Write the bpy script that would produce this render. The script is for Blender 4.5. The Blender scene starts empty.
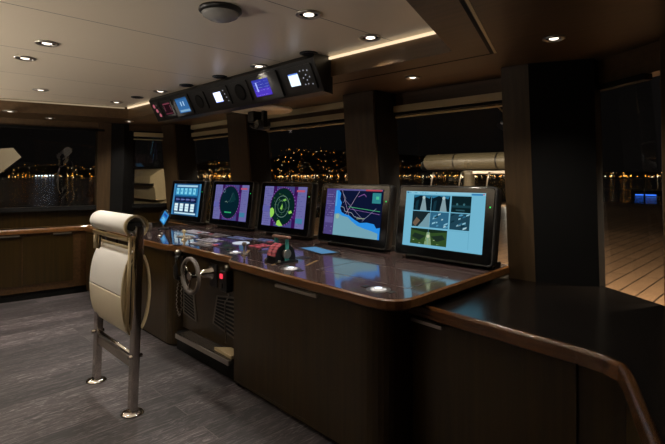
import bpy, bmesh, math, random
from mathutils import Vector, Matrix
random.seed(7)
PI = math.pi
S = bpy.context.scene
COL = S.collection

# ------------------------------------------------------------------ helpers
def lin(h):
    h = h.lstrip('#')
    o = []
    for i in (0, 2, 4):
        c = int(h[i:i+2], 16) / 255
        o.append(c/12.92 if c <= .04045 else ((c+.055)/1.055)**2.4)
    return (*o, 1)

def newmat(name):
    m = bpy.data.materials.new(name); m.use_nodes = True
    nt = m.node_tree
    return m, nt, nt.nodes['Principled BSDF']

def pmat(name, col, rough=.5, metal=0, coat=0, bump=0, bscale=200, spec=.5, var=0, vscale=8):
    m, nt, b = newmat(name)
    c = lin(col)
    b.inputs['Base Color'].default_value = c
    b.inputs['Roughness'].default_value = rough
    b.inputs['Metallic'].default_value = metal
    b.inputs['Coat Weight'].default_value = coat
    b.inputs['Coat Roughness'].default_value = .06
    b.inputs['Specular IOR Level'].default_value = spec
    tc = nt.nodes.new('ShaderNodeTexCoord')
    if bump:
        n = nt.nodes.new('ShaderNodeTexNoise'); n.inputs['Scale'].default_value = bscale
        nt.links.new(tc.outputs['Object'], n.inputs['Vector'])
        bp = nt.nodes.new('ShaderNodeBump'); bp.inputs['Strength'].default_value = bump; bp.inputs['Distance'].default_value = .002
        nt.links.new(n.outputs['Fac'], bp.inputs['Height']); nt.links.new(bp.outputs['Normal'], b.inputs['Normal'])
    if var:
        n = nt.nodes.new('ShaderNodeTexNoise'); n.inputs['Scale'].default_value = vscale; n.inputs['Detail'].default_value = 4
        nt.links.new(tc.outputs['Object'], n.inputs['Vector'])
        mx = nt.nodes.new('ShaderNodeMix'); mx.data_type = 'RGBA'
        mx.inputs['A'].default_value = tuple(x*(1-var) for x in c[:3])+(1,)
        mx.inputs['B'].default_value = tuple(min(1, x*(1+var)) for x in c[:3])+(1,)
        nt.links.new(n.outputs['Fac'], mx.inputs['Factor']); nt.links.new(mx.outputs['Result'], b.inputs['Base Color'])
    return m

def wood(name, c1, c2, rough=.35, coat=.3, along='Z', scale=1.0):
    m, nt, b = newmat(name)
    tc = nt.nodes.new('ShaderNodeTexCoord'); mp = nt.nodes.new('ShaderNodeMapping')
    s = {'X': (1.5, 40, 40), 'Y': (40, 1.5, 40), 'Z': (40, 40, 1.5)}[along]
    mp.inputs['Scale'].default_value = tuple(v*scale for v in s)
    nt.links.new(tc.outputs['Object'], mp.inputs['Vector'])
    n = nt.nodes.new('ShaderNodeTexNoise'); n.inputs['Scale'].default_value = 1; n.inputs['Detail'].default_value = 6
    nt.links.new(mp.outputs['Vector'], n.inputs['Vector'])
    r = nt.nodes.new('ShaderNodeValToRGB')
    r.color_ramp.elements[0].position = .3; r.color_ramp.elements[0].color = lin(c1)
    r.color_ramp.elements[1].position = .7; r.color_ramp.elements[1].color = lin(c2)
    nt.links.new(n.outputs['Fac'], r.inputs['Fac']); nt.links.new(r.outputs['Color'], b.inputs['Base Color'])
    b.inputs['Roughness'].default_value = rough
    b.inputs['Coat Weight'].default_value = coat; b.inputs['Coat Roughness'].default_value = .12; b.inputs['Specular IOR Level'].default_value = .3
    return m

_em = {}
def emat(col, s=1.0):
    k = (col, s)
    if k not in _em:
        m = bpy.data.materials.new('glow_' + col.strip('#')); m.use_nodes = True
        nt = m.node_tree; nt.nodes.clear()
        e = nt.nodes.new('ShaderNodeEmission'); o = nt.nodes.new('ShaderNodeOutputMaterial')
        e.inputs[0].default_value = lin(col); e.inputs[1].default_value = s
        nt.links.new(e.outputs[0], o.inputs[0]); _em[k] = m
    return _em[k]

class MB:
    """collects shapes; build() links them as ONE mesh object"""
    def __init__(s): s.bm = bmesh.new(); s.mats = []
    def _mi(s, mat):
        if mat is None: return 0
        if mat not in s.mats: s.mats.append(mat)
        return s.mats.index(mat)
    def _set(s, faces, mat, smooth=False):
        i = s._mi(mat)
        for f in faces: f.material_index = i; f.smooth = smooth
    def box(s, x0, x1, y0, y1, z0, z1, mat=None, bev=0, M=None):
        n0 = set(s.bm.faces)
        r = bmesh.ops.create_cube(s.bm, size=1)
        vs = r['verts']
        for v in vs:
            v.co = Vector(((x0+x1)/2 + v.co.x*(x1-x0), (y0+y1)/2 + v.co.y*(y1-y0), (z0+z1)/2 + v.co.z*(z1-z0)))
        if bev:
            es = list({e for v in vs for e in v.link_edges})
            bmesh.ops.bevel(s.bm, geom=es, offset=bev, segments=3, profile=.5, affect='EDGES')
        nf = [f for f in s.bm.faces if f not in n0]
        if M is not None:
            for v in {v for f in nf for v in f.verts}: v.co = M @ v.co
        s._set(nf, mat, False); return s
    def prism(s, pts, z0, z1, mat=None, ptsT=None, M=None, smooth=False):
        ptsT = ptsT or pts
        a = [Vector((p[0], p[1], z0)) for p in pts]; b = [Vector((p[0], p[1], z1)) for p in ptsT]
        if M is not None: a = [M @ v for v in a]; b = [M @ v for v in b]
        va = [s.bm.verts.new(v) for v in a]; vb = [s.bm.verts.new(v) for v in b]
        n = len(pts); fs = [s.bm.faces.new(va[::-1]), s.bm.faces.new(vb)]
        side = [s.bm.faces.new((va[i], va[(i+1) % n], vb[(i+1) % n], vb[i])) for i in range(n)]
        s._set(fs+side, mat)
        if smooth:
            for f in side: f.smooth = True
        return s
    def yz(s, pts, x0, x1, mat=None):
        """polygon in the (y,z) plane extruded along x"""
        va = [s.bm.verts.new((x0, p[0], p[1])) for p in pts]; vb = [s.bm.verts.new((x1, p[0], p[1])) for p in pts]
        n = len(pts); fs = [s.bm.faces.new(va[::-1]), s.bm.faces.new(vb)]
        fs += [s.bm.faces.new((va[i], va[(i+1) % n], vb[(i+1) % n], vb[i])) for i in range(n)]
        s._set(fs, mat); return s
    def poly(s, pts, mat=None):
        f = s.bm.faces.new([s.bm.verts.new(p) for p in pts]); s._set([f], mat); return s
    def lathe(s, prof, c=(0, 0, 0), axis='Z', n=32, mat=None, M=None, smooth=True):
        """prof: list of (radius, height) along axis from c"""
        c = Vector(c); rings = []
        for r, h in prof:
            ring = []
            for i in range(n):
                a = 2*PI*i/n; x, y = r*math.cos(a), r*math.sin(a)
                p = {'Z': Vector((x, y, h)), 'X': Vector((h, x, y)), 'Y': Vector((y, h, x))}[axis] + c
                ring.append(s.bm.verts.new(M @ p if M is not None else p))
            rings.append(ring)
        fs = []
        for a, b in zip(rings, rings[1:]):
            for i in range(n): fs.append(s.bm.faces.new((a[i], a[(i+1) % n], b[(i+1) % n], b[i])))
        s._set(fs, mat, smooth)
        caps = [s.bm.faces.new(rings[0][::-1]), s.bm.faces.new(rings[-1])]
        s._set(caps, mat); return s
    def tube(s, pts, r, n=10, mat=None, closed=False, flat=1.0):
        pts = [Vector(p) for p in pts]; m = len(pts); rings = []
        ref = Vector((0, 0, 1))
        for i, p in enumerate(pts):
            if closed: t = (pts[(i+1) % m]-pts[i-1])
            else: t = pts[min(i+1, m-1)]-pts[max(i-1, 0)]
            t.normalize()
            u = t.cross(ref)
            if u.length < .05: u = t.cross(Vector((0, 1, 0)))
            u.normalize(); w = u.cross(t)
            rings.append([s.bm.verts.new(p + u*r*math.cos(2*PI*k/n) + w*r*flat*math.sin(2*PI*k/n)) for k in range(n)])
        fs = []
        rng = range(m) if closed else range(m-1)
        for i in rng:
            a, b = rings[i], rings[(i+1) % m]
            for k in range(n): fs.append(s.bm.faces.new((a[k], a[(k+1) % n], b[(k+1) % n], b[k])))
        s._set(fs, mat, True)
        if not closed: s._set([s.bm.faces.new(rings[0][::-1]), s.bm.faces.new(rings[-1])], mat)
        return s
    def build(s, name, mat=None, parent=None, M=None):
        bmesh.ops.recalc_face_normals(s.bm, faces=s.bm.faces[:])
        me = bpy.data.meshes.new(name); s.bm.to_mesh(me); s.bm.free()
        for m in (s.mats or [mat]): me.materials.append(m)
        o = bpy.data.objects.new(name, me); COL.objects.link(o)
        if parent: o.parent = parent
        if M is not None: o.matrix_local = M
        return o

def tag(o, label=None, cat=None, group=None, kind=None):
    if label: o['label'] = label
    if cat: o['category'] = cat
    if group: o['group'] = group
    if kind: o['kind'] = kind
    return o
def empty(name, loc, label, cat, group=None, rz=0, rx=0):
    o = bpy.data.objects.new(name, None); COL.objects.link(o); o.location = loc
    o.rotation_euler = (rx, 0, rz); o.empty_display_size = .1
    return tag(o, label, cat, group)
def struct(name, mb, mat): 
    return tag(mb.build(name, mat), kind='structure')
def copy_tree(o, parent=None):
    c = o.copy(); COL.objects.link(c); c.parent = parent
    for ch in list(o.children): copy_tree(ch, c)
    return c
def roundpoly(pts, rad, n=6):
    out = []
    m = len(pts)
    for i in range(m):
        p = Vector(pts[i]); r = rad[i] if isinstance(rad, (list, tuple)) else rad
        if r <= 0: out.append((p.x, p.y)); continue
        a = (Vector(pts[i-1])-p).normalized(); b = (Vector(pts[(i+1) % m])-p).normalized()
        A = p+a*r; B = p+b*r
        for k in range(n+1):
            t = k/n; q = A*(1-t)**2 + p*2*t*(1-t) + B*t*t; out.append((q.x, q.y))
    return out
def offset(pts, d):
    """move a CCW polygon inwards by d"""
    out = []; m = len(pts)
    for i in range(m):
        p = Vector(pts[i]); a = (p-Vector(pts[i-1])); b = (Vector(pts[(i+1) % m])-p)
        na = Vector((-a.y, a.x)).normalized(); nb = Vector((-b.y, b.x)).normalized()
        n = (na+nb); n.normalize(); k = max(.5, n.dot(na)); q = p+n*d/k
        out.append((q.x, q.y))
    return out

# ------------------------------------------------------------------ materials
WAL = wood('dark_walnut', '#1f1606', '#2f220a', .32, .12, 'Z')
WALX = wood('dark_walnut_horizontal', '#33220f', '#46301a', .35, .3, 'X')
RAILW = wood('brown_edge_wood', '#4a2e16', '#6b4724', .28, .5, 'X')
SOFF = wood('bronze_soffit_wood', '#4a3824', '#59442c', .42, .1, 'X')
PILL = wood('brown_pillar_wood', '#3b2d1c', '#483723', .45, .1, 'Z')
BLACK = pmat('black_satin_plastic', '#0b0b0c', .35)
BLACKM = pmat('matt_black_trim', '#080706', .7, spec=.2)
BEZEL = pmat('glossy_black_bezel', '#060607', .12)
CHAR = pmat('charcoal_panel', '#161514', .4)
CHROME = pmat('polished_steel', '#cfc8c0', .14, 1)
STEEL = pmat('brushed_steel', '#b4ada4', .32, 1)
LEATHER = pmat('ivory_leather', '#ece9e2', .55, bump=.15, bscale=300)
CREAM = pmat('cream_edging', '#c6b48e', .4)
CREAMP = pmat('cream_painted_moulding', '#cbb98e', .35)
TOPM = pmat('dark_gloss_worktop', '#3d302e', .09, coat=.5)
GLOSSB = pmat('dark_brown_low_top', '#0d0a08', .22, spec=.3)
INLAY = pmat('silver_inlay', '#9a9494', .3, 1)
RUBBER = pmat('grey_rubber_grip', '#5b534c', .5)
WHITEP = pmat('cream_gelcoat', '#a59a7c', .4)
RED = pmat('red_lacquer', '#8e3a44', .4)
TEAL = pmat('teal_anodised', '#4a9a90', .3, .4)
TRAVERT = pmat('beige_box_card', '#a8946e', .6)

def floor_mat():
    m, nt, b = newmat('grey_oak_planks')
    L = nt.links.new; N = nt.nodes.new
    tc = N('ShaderNodeTexCoord'); sep = N('ShaderNodeSeparateXYZ'); cmb = N('ShaderNodeCombineXYZ')
    L(tc.outputs['Object'], sep.inputs[0]); L(sep.outputs['Y'], cmb.inputs['X']); L(sep.outputs['X'], cmb.inputs['Y'])
    br = N('ShaderNodeTexBrick'); L(cmb.outputs[0], br.inputs['Vector'])
    br.offset = .37; br.inputs['Scale'].default_value = 1; br.inputs['Brick Width'].default_value = 2.1
    br.inputs['Row Height'].default_value = .17; br.inputs['Mortar Size'].default_value = .0022; br.inputs['Mortar Smooth'].default_value = .3
    br.inputs['Color1'].default_value = (0, 0, 0, 1); br.inputs['Color2'].default_value = (1, 1, 1, 1); br.inputs['Mortar'].default_value = (.5, .5, .5, 1)
    mp = N('ShaderNodeMapping'); mp.inputs['Scale'].default_value = (17, 1.5, 1)
    ad = N('ShaderNodeVectorMath'); ad.operation = 'MULTIPLY_ADD'
    L(br.outputs['Color'], ad.inputs[0]); ad.inputs[1].default_value = (3, 7, 5); L(tc.outputs['Object'], ad.inputs[2])
    L(ad.outputs[0], mp.inputs['Vector'])
    n = N('ShaderNodeTexNoise'); n.inputs['Scale'].default_value = 1; n.inputs['Detail'].default_value = 7; n.inputs['Distortion'].default_value = 1.2
    L(mp.outputs[0], n.inputs['Vector'])
    mpw = N('ShaderNodeMapping'); mpw.inputs['Scale'].default_value = (24, 3.6, 1); L(ad.outputs[0], mpw.inputs['Vector'])
    w = N('ShaderNodeTexNoise'); w.inputs['Scale'].default_value = 1.6; w.inputs['Detail'].default_value = 5; w.inputs['Roughness'].default_value = .72; w.inputs['Distortion'].default_value = 2.2
    L(mpw.outputs[0], w.inputs['Vector'])
    r = N('ShaderNodeValToRGB'); L(n.outputs['Fac'], r.inputs['Fac'])
    r.color_ramp.elements[0].position = .3; r.color_ramp.elements[0].color = lin('#201c1d')
    r.color_ramp.elements[1].position = .75; r.color_ramp.elements[1].color = lin('#423b3c')
    r2 = N('ShaderNodeValToRGB'); L(w.outputs['Fac'], r2.inputs['Fac'])
    r2.color_ramp.elements[0].position = .50; r2.color_ramp.elements[0].color = (0, 0, 0, 1)
    r2.color_ramp.elements[1].position = .70; r2.color_ramp.elements[1].color = (1, 1, 1, 1)
    m1 = N('ShaderNodeMix'); m1.data_type = 'RGBA'; L(r.outputs['Color'], m1.inputs['A']); m1.inputs['B'].default_value = lin('#8a8284')
    mm = N('ShaderNodeMath'); mm.operation = 'MULTIPLY'; L(r2.outputs['Color'], mm.inputs[0]); mm.inputs[1].default_value = .8
    L(mm.outputs[0], m1.inputs['Factor'])
    # per plank tone
    m2 = N('ShaderNodeMix'); m2.data_type = 'RGBA'; m2.blend_type = 'MULTIPLY'; m2.inputs['Factor'].default_value = 1
    mr = N('ShaderNodeMapRange'); L(br.outputs['Color'], mr.inputs['Value']); mr.inputs['To Min'].default_value = .42; mr.inputs['To Max'].default_value = 1.35
    L(m1.outputs['Result'], m2.inputs['A']); L(mr.outputs[0], m2.inputs['B'])
    m3 = N('ShaderNodeMix'); m3.data_type = 'RGBA'; L(br.outputs['Fac'], m3.inputs['Factor']); L(m2.outputs['Result'], m3.inputs['A']); m3.inputs['B'].default_value = lin('#5c5553')
    L(m3.outputs['Result'], b.inputs['Base Color']); b.inputs['Roughness'].default_value = .5
    return m

def deck_mat():
    m, nt, b = newmat('teak_deck')
    L = nt.links.new; N = nt.nodes.new
    tc = N('ShaderNodeTexCoord'); sep = N('ShaderNodeSeparateXYZ'); cmb = N('ShaderNodeCombineXYZ')
    L(tc.outputs['Object'], sep.inputs[0]); L(sep.outputs['Y'], cmb.inputs['X']); L(sep.outputs['X'], cmb.inputs['Y'])
    br = N('ShaderNodeTexBrick'); L(cmb.outputs[0], br.inputs['Vector'])
    br.inputs['Scale'].default_value = 1; br.inputs['Brick Width'].default_value = 2.4; br.inputs['Row Height'].default_value = .16
    br.inputs['Mortar Size'].default_value = .007; br.inputs['Color1'].default_value = lin('#7d634b'); br.inputs['Color2'].default_value = lin('#94765a'); br.inputs['Mortar'].default_value = lin('#120d09')
    n = N('ShaderNodeTexNoise'); n.inputs['Scale'].default_value = 1.3; L(tc.outputs['Object'], n.inputs['Vector'])
    mr = N('ShaderNodeMapRange'); L(n.outputs['Fac'], mr.inputs['Value']); mr.inputs['To Min'].default_value = .6; mr.inputs['To Max'].default_value = 1.3
    mx = N('ShaderNodeMix'); mx.data_type = 'RGBA'; mx.blend_type = 'MULTIPLY'; mx.inputs['Factor'].default_value = 1
    L(br.outputs['Color'], mx.inputs['A']); L(mr.outputs[0], mx.inputs['B']); L(mx.outputs['Result'], b.inputs['Base Color'])
    b.inputs['Roughness'].default_value = .45
    return m

def ceil_mat():
    m, nt, b = newmat('beige_ceiling_panels')
    L = nt.links.new; N = nt.nodes.new
    tc = N('ShaderNodeTexCoord'); sep = N('ShaderNodeSeparateXYZ'); cmb = N('ShaderNodeCombineXYZ')
    L(tc.outputs['Object'], sep.inputs[0])
    ax = N('ShaderNodeMath'); ax.operation = 'ADD'; ax.inputs[1].default_value = 7.65; L(sep.outputs['X'], ax.inputs[0])
    L(sep.outputs['Y'], cmb.inputs['X']); L(ax.outputs[0], cmb.inputs['Y'])
    br = N('ShaderNodeTexBrick'); L(cmb.outputs[0], br.inputs['Vector'])
    br.inputs['Scale'].default_value = 1; br.inputs['Brick Width'].default_value = 60; br.inputs['Row Height'].default_value = .85
    br.inputs['Mortar Size'].default_value = .0035
    br.inputs['Color1'].default_value = lin('#dccfba'); br.inputs['Color2'].default_value = lin('#d9ccb7'); br.inputs['Mortar'].default_value = lin('#5a5148')
    L(br.outputs['Color'], b.inputs['Base Color']); b.inputs['Roughness'].default_value = .33
    n = N('ShaderNodeTexNoise'); n.inputs['Scale'].default_value = 2.5; L(tc.outputs['Object'], n.inputs['Vector'])
    bp = N('ShaderNodeBump'); bp.inputs['Strength'].default_value = .12; bp.inputs['Distance'].default_value = .02
    L(n.outputs['Fac'], bp.inputs['Height']); L(bp.outputs['Normal'], b.inputs['Normal'])
    return m

def glass_mat():
    m = bpy.data.materials.new('window_glass'); m.use_nodes = True
    nt = m.node_tree; nt.nodes.clear(); N = nt.nodes.new; L = nt.links.new
    o = N('ShaderNodeOutputMaterial'); mx = N('ShaderNodeMixShader'); t = N('ShaderNodeBsdfTransparent'); g = N('ShaderNodeBsdfGlossy')
    fr = N('ShaderNodeFresnel'); fr.inputs['IOR'].default_value = 1.8
    t.inputs[0].default_value = (.8, .8, .78, 1); g.inputs['Roughness'].default_value = .01; g.inputs['Color'].default_value = (.9, .9, .9, 1)
    ge = N('ShaderNodeNewGeometry'); iv = N('ShaderNodeMath'); iv.operation = 'SUBTRACT'; iv.inputs[0].default_value = 1; L(ge.outputs['Backfacing'], iv.inputs[1])
    mu = N('ShaderNodeMath'); mu.operation = 'MULTIPLY'; L(fr.outputs[0], mu.inputs[0]); L(iv.outputs[0], mu.inputs[1]); L(mu.outputs[0], mx.inputs[0]); L(t.outputs[0], mx.inputs[1]); L(g.outputs[0], mx.inputs[2]); L(mx.outputs[0], o.inputs[0])
    return m

def sea_mat():
    m, nt, b = newmat('night_sea')
    b.inputs['Base Color'].default_value = lin('#05070a'); b.inputs['Roughness'].default_value = .12
    tc = nt.nodes.new('ShaderNodeTexCoord'); n = nt.nodes.new('ShaderNodeTexNoise'); n.inputs['Scale'].default_value = .35; n.inputs['Detail'].default_value = 6
    nt.links.new(tc.outputs['Object'], n.inputs['Vector'])
    bp = nt.nodes.new('ShaderNodeBump'); bp.inputs['Strength'].default_value = .5; bp.inputs['Distance'].default_value = .5
    nt.links.new(n.outputs['Fac'], bp.inputs['Height']); nt.links.new(bp.outputs['Normal'], b.inputs['Normal'])
    return m
FLOOR, DECK, CEIL, GLASS, SEA = floor_mat(), deck_mat(), ceil_mat(), glass_mat(), sea_mat()

# ------------------------------------------------------------------ the room
ZC, ZS = 2.18, 2.05            # recessed ceiling, brown soffit
# floor outline: port wall, forward wall, starboard wall, aft wall
ROOM = [(-7.35, -3.0), (-6.21, 2.28), (-5.45, 2.86), (-.36, 2.86), (1.25, -.4), (1.25, -3.0)]
struct('floor', MB().prism([(-7.6, -3.2), (-6.15, 3.35), (-.25, 3.35), (1.5, -.4), (1.5, -3.2)], -.06, 0), FLOOR)
struct('ceiling', MB().prism([(-7.6, -3.2), (-6.15, 3.35), (-.25, 3.35), (1.5, -.4), (1.5, -3.2)], ZC, ZC+.06), CEIL)
RL = lambda y: -5.47+.219*(y-2.10)      # recess, port edge
RR = lambda y: -1.316-.35*(y-2.17)      # recess, starboard edge
mb = MB().prism([(-6.4, 2.10), (RL(2.10), 2.10), (RR(2.17), 2.17), (.05, 2.17), (-.3, 3.2), (-6.1, 3.2)], ZS, ZC)
struct('trim_1', mb, SOFF)
struct('trim_2', MB().prism([(-7.55, -2.98), (RL(-2.98), -2.98), (RL(2.10), 2.10), (-6.4, 2.10)], ZS, ZC), SOFF)
struct('trim_3', MB().prism([(RR(-2.98), -2.98), (1.42, -2.98), (1.42, -.4), (.05, 2.17), (RR(2.17), 2.17)], ZS, ZC), SOFF)
# shadow-gap grooves in the soffit with a bronze lip
g = MB()
def strip(mb, p, q, w, z0, z1, mat=None):
    p, q = Vector(p), Vector(q); d = (q-p).normalized(); n = Vector((-d.y, d.x))*w/2
    mb.prism([tuple(p-n), tuple(q-n), tuple(q+n), tuple(p+n)], z0, z1, mat)
strip(g, (-.62, .75), (-1.19, 2.36), .016, ZS-.002, ZS+.001, BLACKM)
strip(g, (-.60, .75), (-1.17, 2.36), .012, ZS-.003, ZS+.001, CREAMP)
strip(g, (-1.19, 2.36), (-3.2, 2.33), .010, ZS-.002, ZS+.001, BLACKM)
struct('trim_4', g, BLACKM)

def wall_strip(name, p, q, z0, z1, th, mat, lean=0.0):
    """upright slab from p to q (outer side to the left of p->q), leaning inwards with height"""
    p, q = Vector(p), Vector(q); d = (q-p).normalized(); n = Vector((d.y, -d.x))   # n points into the room
    f = lambda z: n*lean*(z-.8)
    a = [p+f(z0), q+f(z0), q-n*th+f(z0), p-n*th+f(z0)]; b = [p+f(z1), q+f(z1), q-n*th+f(z1), p-n*th+f(z1)]
    return MB().prism([tuple(v) for v in a], z0, z1, None, [tuple(v) for v in b])
LEAN = .11
PA, PB, PC, PD = (-7.35, -3.0), (-6.21, 2.28), (-6.03, 3.13), (-.88, 3.13)
PD2 = (-.40, 2.80)
PE = (1.35, -.4)
def facade(side, p, q, zb, zt=1.93, lean=LEAN):
    struct('wall_' + side, wall_strip('', p, q, 0, zb, .10, None, lean*0), WAL)
    return
facade('port', PA, PB, 1.0); facade('port_forward', PB, PC, 1.0); facade('forward', PC, PD, .70); facade('starboard_forward', PD, PD2, .68); facade('starboard', PD2, PE, .68)
struct('wall_aft', MB().box(-7.5, 1.5, -3.1, -3.0, 0, ZC), WAL)
struct('wall_starboard_aft', MB().box(1.35, 1.45, -3.0, -.4, 0, ZC), WAL)
# window panes with frame rails, each pane a window
def window(k, p, q, zb, zt, lean=LEAN, header=1.955, stripe=True):
    w = tag(wall_strip('', p, q, zb, zt, .012, None, lean).build('window_%d' % k, GLASS), kind='structure')
    pv, qv = Vector(p), Vector(q); d = (qv-pv).normalized(); n = Vector((d.y, -d.x))
    def rail(name, z0, z1, dn0, dn1, mat):
        a0, b0 = pv+n*(lean*(z0-.8)+dn1), qv+n*(lean*(z0-.8)+dn1); a1, b1 = pv+n*(lean*(z0-.8)-dn0), qv+n*(lean*(z0-.8)-dn0)
        MB().prism([tuple(a0), tuple(b0), tuple(b1), tuple(a1)], z0, z1).build(name, mat, w)
    rail('sill', zb-.03, zb+.02, .03, .05, BLACKM)
    rail('head_rail', zt-.03, zt+.0, .02, .03, BLACKM)
    if stripe:
        rail('bright_strip', 1.858, 1.868, -.012, .03, CREAMP)
        rail('pelmet', 1.90, 1.95, -.02, .05, CREAMP)
    return w
window(1, PA, (-6.25, 2.09), 1.01, 1.97, .11, stripe=False)
window(2, (-6.18, 2.42), PC, 1.01, 1.97, .11)
XP = [(-6.00, -5.63), (-4.39, -4.04), (-2.65, -2.335), (-1.35, -.88), (-.52, -.2)]
window(3, (-5.63, 3.13), (-4.39, 3.13), .72, 1.91); window(4, (-4.04, 3.13), (-2.65, 3.13), .72, 1.91)
window(5, (-2.335, 3.13), (-1.35, 3.13), .72, 1.91); window(6, (-.86, 3.115), (-.50, 2.87), .66, 1.91, stripe=False)
window(7, (-.30, 2.61), (1.35, -.4), .70, 1.91, stripe=False)
# fascias above the panes
def fascia(k, p, q, z0): struct('trim_%d' % k, wall_strip('', p, q, z0, ZS+.02, .10, None, LEAN), SOFF)
fascia(5, PA, PB, 1.97); fascia(6, PB, PC, 1.97); fascia(7, PC, PD, 1.91); fascia(8, PD, PD2, 1.91); fascia(26, PD2, PE, 1.91)
struct('trim_9', MB().box(-5.8, -2.66, 2.95, 2.985, 1.995, ZS-.003), CREAMP)
# pillars between the panes, leaning in with the glass
k = 10
for i, (x0, x1) in enumerate(XP):
    dy = -.13
    m = MB()
    if i < 3:
        pb = [(x0, 2.85), (x1, 2.85), (x1, 3.11), (x0, 3.11)]
        m.prism(pb, .5, 2.06, PILL, [(a, b+dy) for a, b in pb])
        pb = [(x1, 2.87), (x1+.012, 2.87), (x1+.012, 3.115), (x1, 3.115)]
        m.prism(pb, .5, 2.06, BLACKM, [(a, b+dy) for a, b in pb])
    elif i == 3:
        pb = [(-1.315, 2.85), (-1.15, 2.85), (-1.15, 3.11), (-1.315, 3.11)]
        m.prism(pb, .5, 2.06, PILL, [(a, b+dy) for a, b in pb])
        pb = [(-1.15, 2.85), (-.845, 2.99), (-.845, 3.10), (-1.15, 3.11)]
        m.prism(pb, .5, 2.06, BLACKM, [(a, b+dy) for a, b in pb])
    else:
        pb = roundpoly([(-.515, 2.80), (-.36, 2.60), (-.22, 2.52), (-.30, 2.78), (-.42, 2.92)], .04)
        m.prism(pb, .5, 2.06, PILL, [(a, b+dy) for a, b in pb])
    struct('trim_%d' % k, m, PILL); k += 1
pb = [(-6.21, 1.99), (-6.175, 2.13), (-6.28, 2.15), (-6.34, 2.0)]
m = MB(); m.prism(pb, .5, 2.06, PILL, [(a+.1, b) for a, b in pb])
struct('trim_%d' % k, m, PILL); k += 1
struct('trim_%d' % k, MB().prism([(-6.175, 2.132), (-6.13, 2.27), (-6.20, 2.44), (-6.28, 2.15)], .5, 2.06, BLACKM, [(-6.075, 2.132), (-6.03, 2.27), (-6.10, 2.44), (-6.18, 2.15)]), BLACKM)

k += 1
struct('trim_%d' % k, MB().box(-5.9, -1.40, 2.90, 3.11, .66, .70), BLACKM); k += 1
# ------------------------------------------------------------------ cove light strips
def cove(p, q, label, s):
    m = MB(); strip(m, p, q, .012, ZC-.022, ZC-.006)
    return tag(m.build('cove_light_strip', emat('#ffe2b8', s)), label, 'light strip', 'cove light strips round the ceiling recess')
cove((-5.44, 2.085), (-1.33, 2.155), 'warm light strip along the forward edge of the ceiling recess, above the windows', 1.15)
cove((RL(-2.9)+.015, -2.9), (RL(2.06)+.015, 2.06), 'warm light strip along the port edge of the ceiling recess, far left', .3)
cove((RR(-2.9)-.015, -2.9), (RR(2.12)-.015, 2.12), 'warm light strip along the starboard edge of the ceiling recess, hidden behind its lip', 1.2)

# ------------------------------------------------------------------ ceiling fittings
def downlight(x, y, z, label, group, proto=[None], power=0, r=.045):
    if proto[0] is None:
        t = empty('ceiling_downlight', (x, y, z), label, 'downlight', group)
        MB().lathe([(.062, .002), (.064, -.006), (.052, -.011), (.046, -.004), (.044, .002)], n=28).build('trim_ring', STEEL, t)
        MB().lathe([(.024, .001), (.026, -.005), (.018, -.008)], n=20).build('lamp', emat('#fff0dc', 2.6), t)
        MB().lathe([(.045, .001), (.045, -.002)], n=24).build('reflector', BLACKM, t)
        proto[0] = t
    else:
        t = copy_tree(proto[0]); t.location = (x, y, z); t['label'] = label; t['group'] = group
    if power:
        ld = bpy.data.lights.new('downlight_beam', 'SPOT'); ld.energy = power; ld.color = (1, .92, .82)
        ld.spot_size = math.radians(125); ld.spot_blend = .7; ld.shadow_soft_size = .03
        lo = bpy.data.objects.new('downlight_beam', ld); COL.objects.link(lo); lo.location = (0, 0, -.02); lo.parent = t
    return t
G1 = 'recessed downlights in the beige ceiling'; G2 = 'small downlights in the brown soffit'
P = 20
for x, y, lab in [
    (-3.15, .74, 'lit round downlight in the beige ceiling, upper left, nearer of the close pair'),
    (-3.65, .73, 'lit round downlight in the beige ceiling, farther of the close pair at left'),
    (-4.90, 1.10, 'round downlight in the beige ceiling above the port cabinet, behind the close pair'),
    (-5.65, 1.00, 'lit round downlight at the far left ceiling edge by the port window'),
    (-5.16, 1.86, 'lit round downlight near the far corner of the beige ceiling'),
    (-4.21, 1.91, 'lit round downlight above the left end of the overhead instrument panel'),
    (-2.75, 1.97, 'lit round downlight above the middle of the overhead instrument panel'),
    (-1.74, 2.01, 'brightest round downlight, in the ceiling right of the overhead instrument panel'),
    (-1.70, 1.51, 'round downlight in the beige ceiling right of the domed detector')]:
    if x == -5.65: downlight(x, y, ZS, lab, G1, power=P)
    else: downlight(x, y, ZC, lab, G1, power=(P if x not in (-4.9, -1.70) else 8))
for x, y, lab in [
    (-6.0, 1.44, 'small downlight in the brown soffit over the port window'),
    (-5.70, 2.2, 'small downlight in the brown soffit at the port forward corner'),
    (-4.97, 2.44, 'small downlight in the soffit below the left end of the instrument panel'),
    (-1.84, 2.55, 'small downlight in the brown soffit right of the instrument panel'),
    (-.85, 2.30, 'small downlight in the dark soffit at the upper right, above the starboard window')]:
    t = downlight(x, y, ZS, lab, G2, power=9); t.scale = (.8, .8, 1)
for x, y in [(-3.4, -1.4), (-1.2, -1.4), (-5.2, -.6)]:
    downlight(x, y, ZC, 'round downlight in the beige ceiling behind the viewpoint', 'downlights behind the viewpoint', power=P)
D_ = math.radians
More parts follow.
